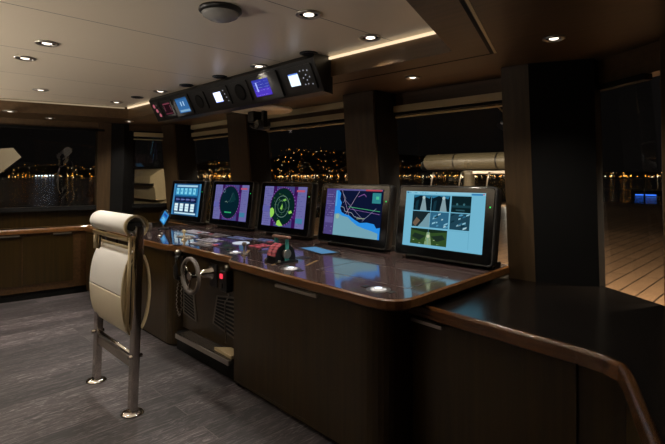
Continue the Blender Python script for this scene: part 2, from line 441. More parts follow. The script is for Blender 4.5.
def uplighter(x, y, lab, power):  # unseen lamps added behind the camera to brighten the ceiling
    t = empty('added_fill_uplighter', (x, y, 0), lab, 'floor lamp', 'added lamps behind the viewpoint that brighten the ceiling')
    MB().lathe([(.14, 0), (.14, .012), (.02, .02)], n=28).build('base', STEEL, t)
    MB().lathe([(.014, .018), (.014, 1.22)], n=14).build('pole', STEEL, t)
    MB().lathe([(.03, 1.20), (.10, 1.26), (.14, 1.33), (.13, 1.335), (.09, 1.27), (.02, 1.23)], n=28).build('bowl', STEEL, t)
    MB().lathe([(.03, 1.25), (.05, 1.28), (.03, 1.30)], n=18).build('lamp', emat('#ffe0b8', 8), t)
    l = bpy.data.lights.new('fill_uplighter_beam', 'SPOT'); l.energy = power; l.color = (1, .90, .78); l.spot_size = D_(170); l.spot_blend = .35; l.shadow_soft_size = .08
    lo = bpy.data.objects.new('fill_uplighter_beam', l); COL.objects.link(lo); lo.location = (0, 0, 1.36); lo.rotation_euler = (PI, 0, 0); lo.parent = t
uplighter(-5.6, -1.0, 'added ceiling-brightening steel lamp behind the viewpoint near the port cabinet', 215)
uplighter(-3.3, -.95, 'added ceiling-brightening steel lamp in the middle of the room behind the viewpoint', 125)
uplighter(-.9, -1.2, 'added ceiling-brightening steel lamp just behind the viewpoint on the starboard side', 45)
sp = None
for x, y, lab in [(-4.69, 1.89, 'black round ceiling speaker near the far end of the instrument panel'),
                  (-3.77, 1.94, 'black round ceiling speaker above the blue display of the instrument panel'),
                  (-3.26, 1.96, 'black round ceiling speaker above the middle of the instrument panel'),
                  (-2.24, 1.99, 'black round ceiling speaker above the right end of the instrument panel')]:
    if sp is None:
        sp = empty('ceiling_speaker', (x, y, ZC), lab, 'speaker', 'small black ceiling speakers')
        MB().lathe([(.058, .002), (.06, -.006), (.05, -.010)], n=28).build('rim', BLACK, sp)
        MB().lathe([(.050, -.009), (.03, -.013), (.01, -.014)], n=24).build('grille', BLACKM, sp)
    else:
        t = copy_tree(sp); t.location = (x, y, ZC); t['label'] = lab
t = empty('smoke_detector', (-1.94, 1.17, ZC), 'large domed grey detector on the beige ceiling at the top of the photo', 'detector')
MB().lathe([(.098, .002), (.10, -.012), (.088, -.022)], n=36).build('base_ring', CHAR, t)
MB().lathe([(.088, -.020), (.080, -.034), (.055, -.048), (.02, -.054)], n=36, mat=pmat('smoked_dome', '#9a9894', .25)).build('dome', None, t)

# swivel disc fixture under the soffit
t = empty('ceiling_swivel_mount', (-3.35, 2.42, ZS), 'bronze round plate with black swivel bracket below the instrument panel', 'swivel mount')
MB().lathe([(.05, .0), (.05, -.05)], n=20).build('stem', BLACK, t)
t.scale = (1.1, 1.1, 1.25)
MB().lathe([(.24, -.05), (.25, -.060), (.24, -.072), (.03, -.075)], n=44, mat=pmat('bronze_plate', '#e0d2b0', .3, 0)).build('plate', None, t)
m = MB(); m.box(-.10, -.02, -.06, .04, -.15, -.07, bev=.01); m.box(.03, .06, -.02, .02, -.19, -.07, bev=.005); m.lathe([(.035, -.05), (.04, .05)], (.02, 0, -.17), 'Y', 18)
m.tube([(-.06, 0, -.14), (-.10, -.03, -.17), (-.02, -.05, -.19), (.03, 0, -.15)], .010)
m.build('swivel_bracket', BLACK, t)
MB().lathe([(.028, -.056), (.030, -.05)], (.02, 0, -.17), 'Y', 18).build('lens', BEZEL, t)

# ------------------------------------------------------------------ UI drawing (screen faces)
class UI:
    """flat coloured emissive shapes drawn on a real screen, lower-left (0,0) to (1,1)"""
    def __init__(s, w, h, M, gain=1.0): s.w, s.h, s.M, s.mb, s.k, s.g = w, h, M, MB(), 0, gain
    def P(s, u, v): return s.M @ Vector(((u-.5)*s.w, -s.k*.00012, (v-.5)*s.h))
    def poly(s, pts, c): s.k += 1; s.mb.poly([s.P(u, v) for u, v in pts], emat(c, s.g)); return s
    def rect(s, a, b, c, d, col): return s.poly([(a, b), (c, b), (c, d), (a, d)], col)
    def disc(s, u, v, r, col, n=36, a0=0, a1=2*PI):
        full = abs(a1-a0-2*PI) < .01
        pts = [(u+r*s.h/s.w*math.cos(a0+(a1-a0)*i/n), v+r*math.sin(a0+(a1-a0)*i/n)) for i in range(n if full else n+1)]
        if not full: pts.append((u, v))
        return s.poly(pts, col)
    def ring(s, u, v, r, t, col, n=40):
        s.k += 1
        for i in range(n):
            a, b = 2*PI*i/n, 2*PI*(i+1)/n; k = s.h/s.w
            s.mb.poly([s.P(u+rr*k*math.cos(x), v+rr*math.sin(x)) for rr, x in ((r, a), (r, b), (r-t, b), (r-t, a))], emat(col, s.g))
        return s
    def line(s, pts, t, col):
        s.k += 1
        for (a, b), (c, d) in zip(pts, pts[1:]):
            dx, dy = (c-a)*s.w, (d-b)*s.h; L = math.hypot(dx, dy) or 1; nx, ny = -dy/L*t/2/s.w*s.h, dx/L*t/2
            s.mb.poly([s.P(a-nx, b-ny), s.P(c-nx, d-ny), s.P(c+nx, d+ny), s.P(a+nx, b+ny)], emat(col, s.g))
        return s
    def text_rows(s, a, b, c, d, rows, col, rnd):
        for i in range(rows):
            v = d-(i+.6)*(d-b)/rows; u = a+.01
            while u < c-.02:
                l = rnd.uniform(.008, .035)
                if rnd.random() < .6: s.rect(u, v-.006, min(u+l, c-.01), v+.006, col)
                u += l+.010
        return s
    def build(s, name, parent):
        me = bpy.data.meshes.new(name); s.mb.bm.to_mesh(me); s.mb.bm.free()
        for m in s.mb.mats: me.materials.append(m)
        o = bpy.data.objects.new(name, me); COL.objects.link(o); o.parent = parent; return o

def ui_status(u):
    u.rect(0, 0, 1, 1, '#1d4f7c'); u.rect(0, 0, .06, 1, '#3d7fae'); u.rect(.94, 0, 1, 1, '#3d7fae')
    u.rect(.12, .90, .88, .96, '#9fc9e0'); u.rect(.12, .04, .90, .09, '#b8dcea')
    u.rect(.08, .63, .90, .87, '#2f87b8')
    for i in range(5):
        x = .12+i*.155; u.rect(x, .67, x+.09, .86, '#7fd0e8'); u.rect(x+.02, .74, x+.05, .80, '#2c7fae')
    u.rect(.08, .41, .90, .58, '#0e1a3a')
    for i in range(4):
        u.rect(.13+i*.19, .45, .24+i*.19, .55, '#27386c'); u.line([(.13+i*.19, .50), (.28+i*.19, .50)], .02, '#7a84c0')
    u.rect(.08, .09, .90, .39, '#16375c')
    for i in range(4):
        x = .11+i*.20; u.rect(x, .13, x+.13, .37, '#d4ecf2'); u.rect(x, .20, x+.13, .215, '#5e9cc0'); u.rect(x, .28, x+.13, .292, '#5e9cc0')
def ui_radar(u, patches, seed):
    rnd = random.Random(seed)
    u.rect(0, 0, 1, 1, '#66649e'); u.rect(.22, 0, .80, 1, '#35104f')
    u.rect(.22, .22, .80, .78, '#4a1a66'); u.rect(.30, 0, .72, 1, '#40407a')
    u.text_rows(.01, .03, .21, .97, 16, '#3c3f78', rnd); u.text_rows(.81, .03, .99, .86, 14, '#4a4d88', rnd)
    u.rect(.02, .36, .20, .50, '#5c5da0'); u.rect(.83, .12, .98, .24, '#3c7a9a'); u.rect(.80, .87, .98, .92, '#b0506a')
    u.disc(.5, .5, .49, '#43145f'); u.disc(.5, .5, .455, '#07221f' if patches else '#06202a')
    for i in range(36):
        a = i*PI/18; k = u.h/u.w
        u.line([(.5+.462*k*math.cos(a), .5+.462*math.sin(a)), (.5+.485*k*math.cos(a), .5+.485*math.sin(a))], .012, '#b090d0')
    if patches:
        u.ring(.5, .5, .27, .012, '#6c8a80'); u.ring(.5, .5, .16, .008, '#5c7a70')
        u.poly([(.22, .42), (.27, .46), (.31, .42), (.33, .33), (.30, .24), (.25, .20), (.225, .30)], '#8fce54')
        u.poly([(.42, .14), (.46, .17), (.56, .03), (.48, .01), (.40, .04)], '#8fce54')
        u.poly([(.66, .38), (.72, .42), (.75, .36), (.68, .33)], '#8fce54')
        u.poly([(.50, .66), (.57, .70), (.60, .66), (.54, .63)], '#6fae4c')
        u.poly([(.46, .44), (.50, .56), (.52, .50), (.51, .42)], '#7fb850')
        for _ in range(26):
            a, r = rnd.uniform(0, 6.28), rnd.uniform(.05, .42); k = u.h/u.w
            u.rect(.5+r*k*math.cos(a), .5+r*math.sin(a), .5+r*k*math.cos(a)+.008, .5+r*math.sin(a)+.012, '#86c060')
    else:
        u.line([(.46, .50), (.52, .55), (.60, .78)], .006, '#4f7a80'); u.line([(.38, .50), (.42, .53), (.46, .49)], .012, '#7f9a90')
        u.line([(.52, .5), (.66, .55)], .006, '#28525a'); u.poly([(.52, .5), (.62, .78), (.70, .58)], '#0b2f33')
        for i in range(8): u.rect(.40+i*.026, .20, .418+i*.026, .235, '#38b878')
        u.ring(.33, .83, .06, .012, '#68809a')
def ui_chart(u):
    rnd = random.Random(5)
    u.rect(0, 0, 1, 1, '#0c1430'); u.rect(0, 0, .19, 1, '#4a3f78'); u.text_rows(.01, .05, .18, .95, 18, '#7d74a8', rnd)
    u.rect(.02, .25, .17, .38, '#5e5590')
    u.poly([(.19, 0), (1, 0), (1, .24), (.94, .22), (.90, .30), (.78, .32), (.66, .30), (.56, .36), (.46, .44), (.38, .46), (.32, .50), (.29, .58), (.31, .70), (.27, .78), (.28, .90), (.24, .97), (.19, .97)], '#2a8ae0')
    u.poly([(.19, 0), (.97, 0), (.97, .12), (.86, .16), (.72, .20), (.62, .24), (.52, .32), (.44, .40), (.34, .42), (.27, .47), (.19, .45)], '#6f9fae')
    u.disc(.25, .40, .05, '#8fb0a0'); u.rect(.19, .62, .22, .95, '#4f9fdc')
    u.line([(.46, .44), (.30, .97)], .006, '#b8a0c0'); u.line([(.40, .46), (.62, .97)], .006, '#c0a8c8'); u.line([(.38, .75), (.72, .36)], .006, '#8f88b0')
    u.line([(.44, .62), (.98, .56)], .010, '#46a870'); u.line([(.44, .58), (.98, .50)], .005, '#a070c0'); u.line([(.70, .34), (.92, .62)], .006, '#8f98b8')
    u.line([(.30, .62), (.36, .60), (.38, .52), (.50, .50), (.56, .42), (.66, .40)], .007, '#a8b4c4'); u.line([(.32, .90), (.38, .80), (.34, .70)], .007, '#98a4bc')
    u.line([(.60, .84), (.70, .90), (.74, .84)], .007, '#b070c8'); u.line([(.60, .38), (.74, .40)], .012, '#8fa080')
    u.rect(.84, .72, .98, .93, '#2f7f86'); u.rect(.90, .80, .95, .86, '#48b890')
    u.rect(.19, .965, 1, 1, '#565088'); u.rect(.72, .965, .99, .995, '#b0404a')
def ui_cams(u):
    rnd = random.Random(9)
    u.rect(0, 0, 1, 1, '#6fb2cc'); u.rect(0, .955, 1, 1, '#86c0d4'); u.rect(.01, .962, .04, .99, '#2a6c98')
    u.text_rows(.04, .955, .45, 1.0, 1, '#3c88ae', rnd); u.rect(.84, .955, .97, .985, '#2f7cb0'); u.rect(.97, .965, .99, .985, '#b06078')
    bx = [(.115, .655), (.355, .655), (.61, .655), (.115, .36), (.355, .36), (.61, .36), (.115, .05)]
    W, H = .235, .28
    for i, (x, y) in enumerate(bx):
        w = W*2+.005 if i == 6 else W
        u.rect(x, y, x+w, y+H, ['#0a1820', '#0a1a22', '#0c2024', '#18262a', '#2c5f7c', '#1e4050', '#2f4a24'][i])
        if i < 2:
            s = .02 if i else 0
            u.poly([(x, y+H), (x+.01, y+H*.80), (x+W*.4, y+H*.97), (x+W*.9, y+H*.78), (x+W, y+H)], '#2a6f90')
            u.poly([(x+W*.40+s, y), (x+W*.52+s, y+H*.80), (x+W*.64+s, y+H*.85), (x+W*.78+s, y)], '#7f98a0'); u.poly([(x+W*.1, y+H*.1), (x+W*.15, y+H*.6), (x+W*.3, y+H*.7), (x+W*.25, y)], '#12303c')
            u.disc(x+W*.58+s, y+H*.84, .03, '#a8c0c0')
        if i == 2:
            u.rect(x, y+H*.3, x+W, y+H*.45, '#1a3c44'); u.disc(x+W*.3, y+H*.5, .02, '#3a6870'); u.disc(x+W*.65, y+H*.5, .02, '#3a6870'); u.rect(x+W*.25, y+H*.1, x+W*.7, y+H*.18, '#2c5058')
        if i == 3: u.poly([(x+W*.35, y), (x+W*.6, y+H*.35), (x+W*.9, y+H*.9), (x+W, y+H*.9), (x+W, y)], '#6f94a0'); u.poly([(x+.01, y+H*.2), (x+.06, y+H*.6), (x+.11, y+H*.4), (x+.05, y)], '#6a5848')
        if i in (4, 5):
            for _ in range(13 if i == 4 else 16):
                a, b = x+rnd.random()*W*.85, y+rnd.random()*H*.85; L = rnd.uniform(.02, .05)
                u.poly([(a, b), (min(a+L, x+W), b+L*.6), (min(a+L*1.1, x+W), min(b+L*1.3, y+H)), (a+.006, min(b+.03, y+H))], rnd.choice(['#86bcd0', '#4f90b0', '#0f2c38', '#a8ccd4', '#2c6480']))
        if i == 6:
            u.poly([(x, y+H*.9), (x+w*.5, y+H*.75), (x+w, y+H*.9), (x+w, y+H), (x, y+H)], '#16281a')
            u.poly([(x+w*.04, y+H*.45), (x+w*.12, y+H*.7), (x+w*.42, y+H*.55), (x+w*.26, y+H*.25)], '#1c2c22')
            u.poly([(x+w*.96, y+H*.45), (x+w*.88, y+H*.7), (x+w*.58, y+H*.55), (x+w*.74, y+H*.25)], '#1c2c22')
            u.poly([(x+w*.40, y), (x+w*.46, y+H*.8), (x+w*.54, y+H*.8), (x+w*.60, y)], '#7f9c74'); u.disc(x+w*.5, y+H*.55, .03, '#c0c8a0')
            for _ in range(10):
                a, b = x+rnd.random()*w*.9, y+rnd.random()*H*.4; u.rect(a, b, a+.02, b+.012, rnd.choice(['#7f9a58', '#4f7038', '#98a880']))
            u.rect(x+w*.5-.001, y, x+w*.5+.001, y+H, '#6fb2cc')
    u.rect(.845, .05, .848, .34, '#4f90b0'); u.rect(.60, .335, .848, .338, '#4f90b0')

# ------------------------------------------------------------------ monitors
TILT = math.radians(8)
def monitor(x, y, z, rz, draw, label):
    t = empty('bridge_monitor', (x, y, .84), label, 'monitor', 'bridge monitors along the console', rz=rz)
    M = Matrix.Translation((0, 0, z-.84)) @ Matrix.Rotation(-TILT, 4, 'X')      # tilts back
    W, H = .72, .475
    # housing: rounded frame prism whose front faces -Y
    R = M @ Matrix.Translation((0, 0, -.012)) @ Matrix.Rotation(PI/2, 4, 'X')
    rp = roundpoly([(-W/2, -H/2), (W/2, -H/2), (W/2, H/2), (-W/2, H/2)], .035)
    hb = MB(); hb.prism(rp, -.055, .010, M=R, ptsT=rp, smooth=True); hb.prism(offset(rp, .05), -.085, -.055, M=R)
    hb.build('housing', CHAR, t)
    MB().prism(offset(rp, .008), .010, .0125, M=R, ptsT=offset(rp, .012)).build('glass_front', BEZEL, t)
    ui = UI(.588, .367, M @ Matrix.Translation((0, -.0135, 0)), 1.0); draw(ui); ui.build('screen', t)
    MB().lathe([(.004, -.0145), (.003, -.0155)], (.326, 0, .10), 'Y', 12, M=M).build('status_light', emat('#28e060', 2.2), t)
    f = MB(); f.box(-.33, .33, .045, .13, 0, .035, bev=.004); f.box(-.07, .07, .055, .10, .03, .13); f.build('foot', BLACK, t)
    return t
D = math.radians
mons = [
 (-5.09, 2.625, 1.118, D(3), ui_status, 'farthest monitor at left, blue machinery status page with white tank boxes'),
 (-4.23, 2.68, 1.118, D(2.5), lambda u: ui_radar(u, False, 2), 'second monitor from the left, purple radar page with empty dark circle'),
 (-3.36, 2.69, 1.115, D(1.5), lambda u: ui_radar(u, True, 3), 'middle monitor showing radar circle with bright green echo patches'),
 (-2.49, 2.67, 1.11, D(.5), ui_chart, 'monitor showing a blue sea chart with dark land and purple side column'),
 (-1.657, 2.62, 1.11, D(-.5), ui_cams, 'nearest monitor at right, pale blue page with seven camera pictures')]
for a in mons: monitor(*a)

# ------------------------------------------------------------------ helm console
ZT = .84
base = [(-4.98, 2.80), (-4.98, 1.72), (-3.66, 1.70), (-3.58, 1.775), (-2.80, 1.775), (-2.72, 1.695), (-1.27, 1.64), (-1.31, 2.87)]
rad = [0, .05, .10, .06, .04, .06, .17, .03]
top = roundpoly(base, rad)
t = empty('console_worktop', (-3, 2.2, ZT-.05), 'dark glossy helm console worktop with brown wood edge under the monitors', 'worktop')
T0 = Matrix.Translation((3, -2.2, -(ZT-.05)))
m = MB()
m.prism(offset(top, .010), ZT-.055, ZT-.045, M=T0, ptsT=top); m.prism(top, ZT-.045, ZT-.008, M=T0); m.prism(top, ZT-.008, ZT-.001, M=T0, ptsT=offset(top, .010))
m.build('wood_edge', RAILW, t)
MB().prism(offset(top, .011), ZT-.002, ZT, M=T0).build('gloss_surface', TOPM, t)
def P0(x, y, z=0): return (x+3, y-2.2, z-(ZT-.05))
def onsurf(name, mat, f):
    mb = MB(); f(mb); return mb.build(name, mat, t)
e = .0008
def etched(pts, w=.005, mat=INLAY):
    mb = MB()
    for p, q in zip(pts, pts[1:]):
        pp, qq = P0(*p), P0(*q); strip(mb, pp[:2], qq[:2], w, .05-.0005, .05+e)
    mb.build('inlay_line', mat, t)
etched([(-2.07, 2.27), (-1.40, 2.27), (-1.40, 1.90), (-2.07, 1.90), (-2.07, 2.27)], .004)
etched([(-2.70, 1.80), (-2.30, 1.80)], .003); etched([(-4.55, 2.25), (-3.95, 1.95)], .003)
etched([(-2.95, 2.02), (-2.78, 1.86)], .022, pmat('gold_slide_rail', '#c8a468', .3, .8)); 
GOLD = pmat('gold_slot', '#c8a468', .3, .8)
etched([(-2.42, 1.95), (-2.36, 1.79)], .018, GOLD); etched([(-2.28, 2.10), (-2.20, 1.93)], .018, GOLD)
# illuminated trackballs and round lit discs
def disc(name, x, y, r, mat, h=.002, ring=True):
    MB().lathe([(r, -.001), (r, h), (r*.9, h+.001)], P0(x, y, ZT), n=28).build(name, mat, t)
    if ring:
        MB().lathe([(r*1.45, -.0008), (r*1.45, .0008)], P0(x, y, ZT), n=32).build('trackball_bezel', CHAR, t)
def trackball(x, y):
    MB().lathe([(.062, -.001), (.062, .0012), (.058, .0016)], P0(x, y, ZT), n=32).build('trackball_bezel', pmat('grey_trackball_bezel', '#5a5654', .3, .6), t)
    MB().lathe([(.042, .0), (.042, .002), (.034, .005), (.022, .008), (.008, .009)], P0(x, y, ZT), n=28, mat=pmat('pearl_ball', '#d8d8dc', .15, .2)).build('trackball', None, t)
    MB().lathe([(.022, .006), (.018, .0095), (.004, .0105)], P0(x, y, ZT), n=16).build('trackball_glow', emat('#e4ecff', 1.6), t)
    for dx in (-.085, .085): MB().box(-.014, .014, -.02, .02, -.001, .003, M=Matrix.Translation(P0(x+dx, y, ZT))).build('trackball_key', CHAR, t)
trackball(-2.19, 1.80); trackball(-1.49, 1.78); trackball(-2.93, 1.89)
MB().lathe([(.07, -.001), (.07, .004), (.062, .006)], P0(-3.31, 2.19, ZT), n=32).build('lit_disc', emat('#dfe6f4', .75), t)
# blue touch pad right of the throttle
MB().prism(roundpoly([(-2.78, 2.35), (-2.42, 2.27), (-2.38, 2.42), (-2.72, 2.50)], .01), ZT-.0005, ZT+.003, M=T0).build('touch_pad_frame', BLACK, t)
MB().prism([(-2.75, 2.362), (-2.44, 2.29), (-2.41, 2.41), (-2.71, 2.48)], ZT+.003, ZT+.0036, M=T0).build('touch_pad', emat('#5f96c4', .75), t)
# control panels with keys
rnd = random.Random(4)
KEYC = [pmat('pale_key', '#a6a4b4', .4), pmat('blue_key', '#6470a8', .4), pmat('red_key', '#b04858', .4), pmat('grey_key', '#6c6668', .4), pmat('cream_key', '#a89c8c', .4)]
panels = [(-4.25, 2.28, .34, .16, 0), (-3.88, 2.30, .26, .16, 3), (-3.55, 2.34, .28, .13, 1), (-3.95, 2.05, .22, .14, 4), (-3.62, 2.08, .26, .15, 0),
          (-3.28, 2.42, .26, .12, 1), (-3.45, 1.93, .30, .13, 3), (-3.05, 2.20, .16, .16, 2), (-3.18, 1.98, .12, .12, 4), (-2.86, 2.25, .14, .14, 4), (-2.80, 2.07, .10, .10, 0), (-2.42, 2.10, .10, .08, 4)]
nk = 0
for (x, y, w, h, kc) in panels:
    MB().prism(roundpoly([(x-w/2, y-h/2), (x+w/2, y-h/2), (x+w/2, y+h/2), (x-w/2, y+h/2)], .012), ZT-.0005, ZT+.003, M=T0).build('control_panel', CHAR, t)
    nx, ny = max(2, int(w/.055)), 2 if h < .15 else 3
    for i in range(nx):
        for j in range(ny):
            if nk >= 84: continue
            nk += 1
            kx, ky = x-w/2+(i+.5)*w/nx, y-h/2+(j+.5)*h/ny; a, b = w/nx*.34, h/ny*.30
            c = KEYC[kc] if rnd.random() < .85 else rnd.choice(KEYC)
            MB().box(kx-a+3, kx+a+3, ky-b-2.2, ky+b-2.2, .05+.002, .05+.008, bev=.002).build('key', c, t)
for (x, y) in [(-3.79, 1.93), (-2.80, 1.88)]:      # little joysticks
    o = MB().lathe([(.026, 0), (.026, .008), (.012, .014), (.008, .03), (.008, .06), (.015, .066), (.017, .082), (.010, .09)], P0(x, y, ZT), n=18).build('joystick', CREAM if x < -3 else RUBBER, t)
for (x, y) in [(-4.35, 1.98), (-4.2, 1.9)]:
    MB().lathe([(.02, 0), (.02, .012), (.008, .014)], P0(x, y, ZT), n=16).build('rotary_knob', STEEL, t)

# throttle
t2 = empty('throttle_lever_unit', (-2.42, 1.91, ZT), 'twin throttle levers with red arc housing standing on the worktop', 'throttle')
MB().prism(roundpoly([(-.085, -.085), (.085, -.085), (.085, .085), (-.085, .085)], .02), .0, .012).build('base_plate', BLACK, t2)
arc = [(.085*math.cos(a), .02+.105*math.sin(a)) for a in [i*PI/14 for i in range(15)]]
def yzprism(mb, pts, x0, x1, mat=None): mb.yz(pts, x0, x1, mat)
m = MB(); m.yz(arc+[(-.085, .01), (.085, .01)], -.045, .045); m.build('arc_housing', BLACK, t2)
m = MB()
for i in range(8, 13):
    a = i*PI/14; c, s_ = math.cos(a), math.sin(a); a2 = (i+.8)*PI/14
    p = [(.087*math.cos(a), .02+.107*math.sin(a)), (.087*math.cos(a2), .02+.107*math.sin(a2)), (.092*math.cos(a2), .02+.113*math.sin(a2)), (.092*math.cos(a), .02+.113*math.sin(a))]
    for x0, x1 in ((-.042, -.004), (.004, .042)): m.yz(p, x0, x1)
m.build('red_scale', RED, t2)
for sx in (-.062, .052):
    MB().yz([(-.02, .015), (.015, .015), (.012, .165), (-.008, .165)], sx, sx+.012).build('lever', TEAL, t2)
m = MB(); m.box(-.085, .085, -.014, .016, .162, .182, bev=.006); m.build('grip', pmat('brown_grip', '#6a4c40', .4), t2)
m = MB(); m.lathe([(.03, .045), (.034, .06), (.03, .068)], (0, 0, .06), 'X', 20); m.build('pivot_cap', STEEL, t2)
for sx in (-.07, .07): MB().lathe([(.009, 0), (.009, .012)], (sx, -.072, .012), n=14).build('set_screw', STEEL, t2)

t2.scale = (.98, .98, .93)
# things at the far left of the worktop: small display, lamp and bottles
t3 = empty('swivel_lamp_display', (-4.74, 2.18, ZT), 'small tilted blue display with black disc head at the left end of the worktop', 'small display')
MB().lathe([(.05, 0), (.05, .01), (.02, .016)], n=22).build('base', BLACK, t3)
MB().tube([(0, 0, .01), (-.01, 0, .07), (.0, .0, .12)], .010).build('stem', STEEL, t3)
Mx = Matrix.Translation((.01, 0, .13)) @ Matrix.Rotation(D(28), 4, 'Y') @ Matrix.Rotation(D(-12), 4, 'X')
MB().lathe([(.075, .0), (.08, .012), (.06, .03), (.02, .036)], axis='Y', n=30, M=Mx).build('head', BLACK, t3)
u = UI(.10, .12, Mx @ Matrix.Translation((.02, -.002, 0))); u.rect(0, 0, 1, 1, '#2f7fc0'); u.rect(.2, .1, .8, .5, '#62b8e8'); u.rect(.15, .65, .8, .85, '#24489c'); u.build('screen', t3)
t3.scale = (1.1, 1.1, 1.0)
for dx, dy, h, lab in [(-4.82, 1.95, .08, 'small clear pot with metal lid at the left end of the worktop'), (-4.74, 1.88, .06, 'short clear pot beside the metal lidded one on the worktop'), (-4.70, 2.02, .07, 'small metal knob shaped pot beside the blue tilted display')]:
    q = empty('small_pot', (dx, dy, ZT), lab, 'pot', 'little pots at the left end of the worktop')
    MB().lathe([(.018, 0), (.022, .006), (.022, h-.012), (.016, h-.006)], n=18).build('body', RUBBER, q)
    MB().lathe([(.020, h-.008), (.020, h+.006), (.012, h+.010)], n=18).build('lid', STEEL, q)

# cabinets under the worktop
def cabinet(name, label, pts, z0, z1, mat=WAL, cat='cabinet', plinth=.07, inset=.03, group=None):
    c = Vector((sum(p[0] for p in pts)/len(pts), sum(p[1] for p in pts)/len(pts), 0))
    t = empty(name, c, label, cat, group); M = Matrix.Translation(-c)
    MB().prism(pts, z0+plinth, z1, M=M, smooth=False).build('body', mat, t)
    MB().prism(offset(pts, inset), z0, z0+plinth, M=M).build('plinth', BLACKM, t)
    return t, M
def front_panel(t, M, name, x0, x1, y, z0, z1, mat, th=.012):
    return MB().box(x0, x1, y-th, y, z0, z1, bev=.003, M=M).build(name, mat, t)
def handle(parent, M, x0, x1, y, z, mat=STEEL):
    m = MB(); m.box(x0, x1, y-.022, y-.002, z-.010, z+.008, bev=.003, M=M); m.build('handle', mat, parent)
ZB = ZT-.058
podL = roundpoly([(-4.94, 2.76), (-4.94, 1.76), (-3.62, 1.74), (-3.60, 1.95), (-3.60, 2.76)], [0, .14, .13, 0, 0], 8)
tc, M = cabinet('console_cabinet', 'dark walnut rounded console cabinet behind the stool, left of the steering wheel', podL, 0, ZB, plinth=.02, inset=.015)
podR = roundpoly([(-2.71, 2.76), (-2.71, 1.73), (-1.385, 1.70), (-1.39, 2.76)], [0, .02, .15, 0], 8)
tc, M = cabinet('console_cabinet', 'large dark walnut console cabinet right of the steering wheel, with long handle', podR, 0, ZB, plinth=.03)
d1 = front_panel(tc, M, 'door', -2.68, -2.075, 1.728, .05, ZB-.006, WAL); d2 = front_panel(tc, M, 'door', -2.065, -1.52, 1.724, .05, ZB-.006, WAL)
handle(d1, M, -2.21, -1.85, 1.716, .755)
# centre bay: recessed board, grilles and step
t4 = empty('steering_bay', (-3.15, 2.0, 0), 'recessed steering bay board with steering wheel and two slatted grilles between the console cabinets', 'cabinet')
M4 = Matrix.Translation((3.15, -2.0, 0))
MB().box(-3.598, -2.712, 1.82, 2.7, .165, ZB, M=M4).build('backboard', WAL, t4)
GR = pmat('grey_grille', '#5e5850', .4, .5)
def grille(pts, name='grille'):
    (x0, zt0), (x1, zt1), (x2, zb1), (x3, zb0) = pts
    m = MB()
    m.prism([(a+3.15, b) for a, b in pts][::-1], -.004, .004, M=Matrix.Translation((0, -.184, 0)) @ Matrix.Rotation(PI/2, 4, 'X'), mat=GR)
    for i in range(9):
        f = (i+.7)/9.6
        xl = x0+(x3-x0)*f; xr = x1+(x2-x1)*f; zl = zt0+(zb0-zt0)*f; zr = zt1+(zb1-zt1)*f
        xl += .022; xr -= .022
        h = .0085
        m.poly([(xl+3.15, -.1895, zl-h), (xr+3.15, -.1895, zr-h), (xr+3.15, -.1895, zr+h), (xl+3.15, -.1895, zl+h)], BLACKM)
    m.build(name, None, t4)
grille([(-3.575, .52), (-3.40, .485), (-3.355, .255), (-3.575, .285)])
grille([(-3.06, .52), (-2.73, .56), (-2.73, .24), (-3.12, .30)])
MB().box(-3.47, -2.712, 1.70, 1.819, .14, .165, bev=.003, M=M4).build('foot_step', pmat('steel_step_top', '#5f5850', .25, .7), t4)
MB().box(-3.47, -2.712, 1.692, 1.70, .135, .168, M=M4).build('step_edge', STEEL, t4)
MB().box(-3.598, -2.712, 1.77, 2.4, 0, .14, M=M4).build('plinth', BLACKM, t4)

# steering wheel
t5 = bpy.data.objects.new('steering_wheel', None); COL.objects.link(t5); t5.parent = t4; t5.location = (-3.14+3.15, 1.818-2.0, .675); t5['label'] = 'small grey steering wheel on a steel shaft'
R_ = .122
MB().tube([(R_*math.cos(a), -.17, R_*math.sin(a)) for a in [2*PI*i/40 for i in range(40)]], .016, 12, closed=True).build('rim', RUBBER, t5)
MB().lathe([(.052, .0), (.052, -.012), (.034, -.02), (.030, -.09), (.024, -.10), (.020, -.165), (.028, -.17), (.028, -.185)], axis='Y', n=26).build('hub', CHROME, t5)
for a in (D(12), D(135), D(255)):
    MB().tube([(.02*math.cos(a), -.172, .02*math.sin(a)), (.12*math.cos(a), -.172, .12*math.sin(a))], .009, 8, flat=.5).build('spoke', CHROME, t5)
MB().box(-.055, .055, -.006, 0, -.10, .07, bev=.002, M=Matrix.Translation((.03, 0, 0))).build('mounting_plate', BLACK, t5)
# handset
t6 = empty('telephone_handset', (-3.555, 1.818, .67), 'black telephone handset with steel ball end hanging left of the steering wheel', 'handset')
m = MB(); m.box(-.025, .025, -.03, 0, -.06, .08, bev=.006); m.build('cradle', BLACK, t6)
m = MB(); m.tube([(0, -.045, .095), (0, -.075, .075), (0, -.085, .0), (0, -.075, -.085), (0, -.05, -.10)], .019, 12); m.build('handset', BLACK, t6)
MB().lathe([(.006, .024), (.020, .016), (.026, 0), (.020, -.016), (.006, -.024)], (0, -.06, .115), n=18).build('ball_end', STEEL, t6)
cord = []
L_ = [Vector(p) for p in [(0, -.05, -.10), (-.035, -.05, -.2), (-.045, -.05, -.32), (0, -.05, -.40), (.04, -.05, -.33), (.03, -.05, -.2), (.015, -.03, -.08)]]
for i in range(len(L_)-1):
    for k2 in range(14):
        f = k2/14; p = L_[i].lerp(L_[i+1], f); a = 2*PI*(i*14+k2)/4
        cord.append(p+Vector((math.cos(a)*.006, math.sin(a)*.006, 0)))
MB().tube(cord, .0035, 5).build('coiled_cord', RUBBER, t6)
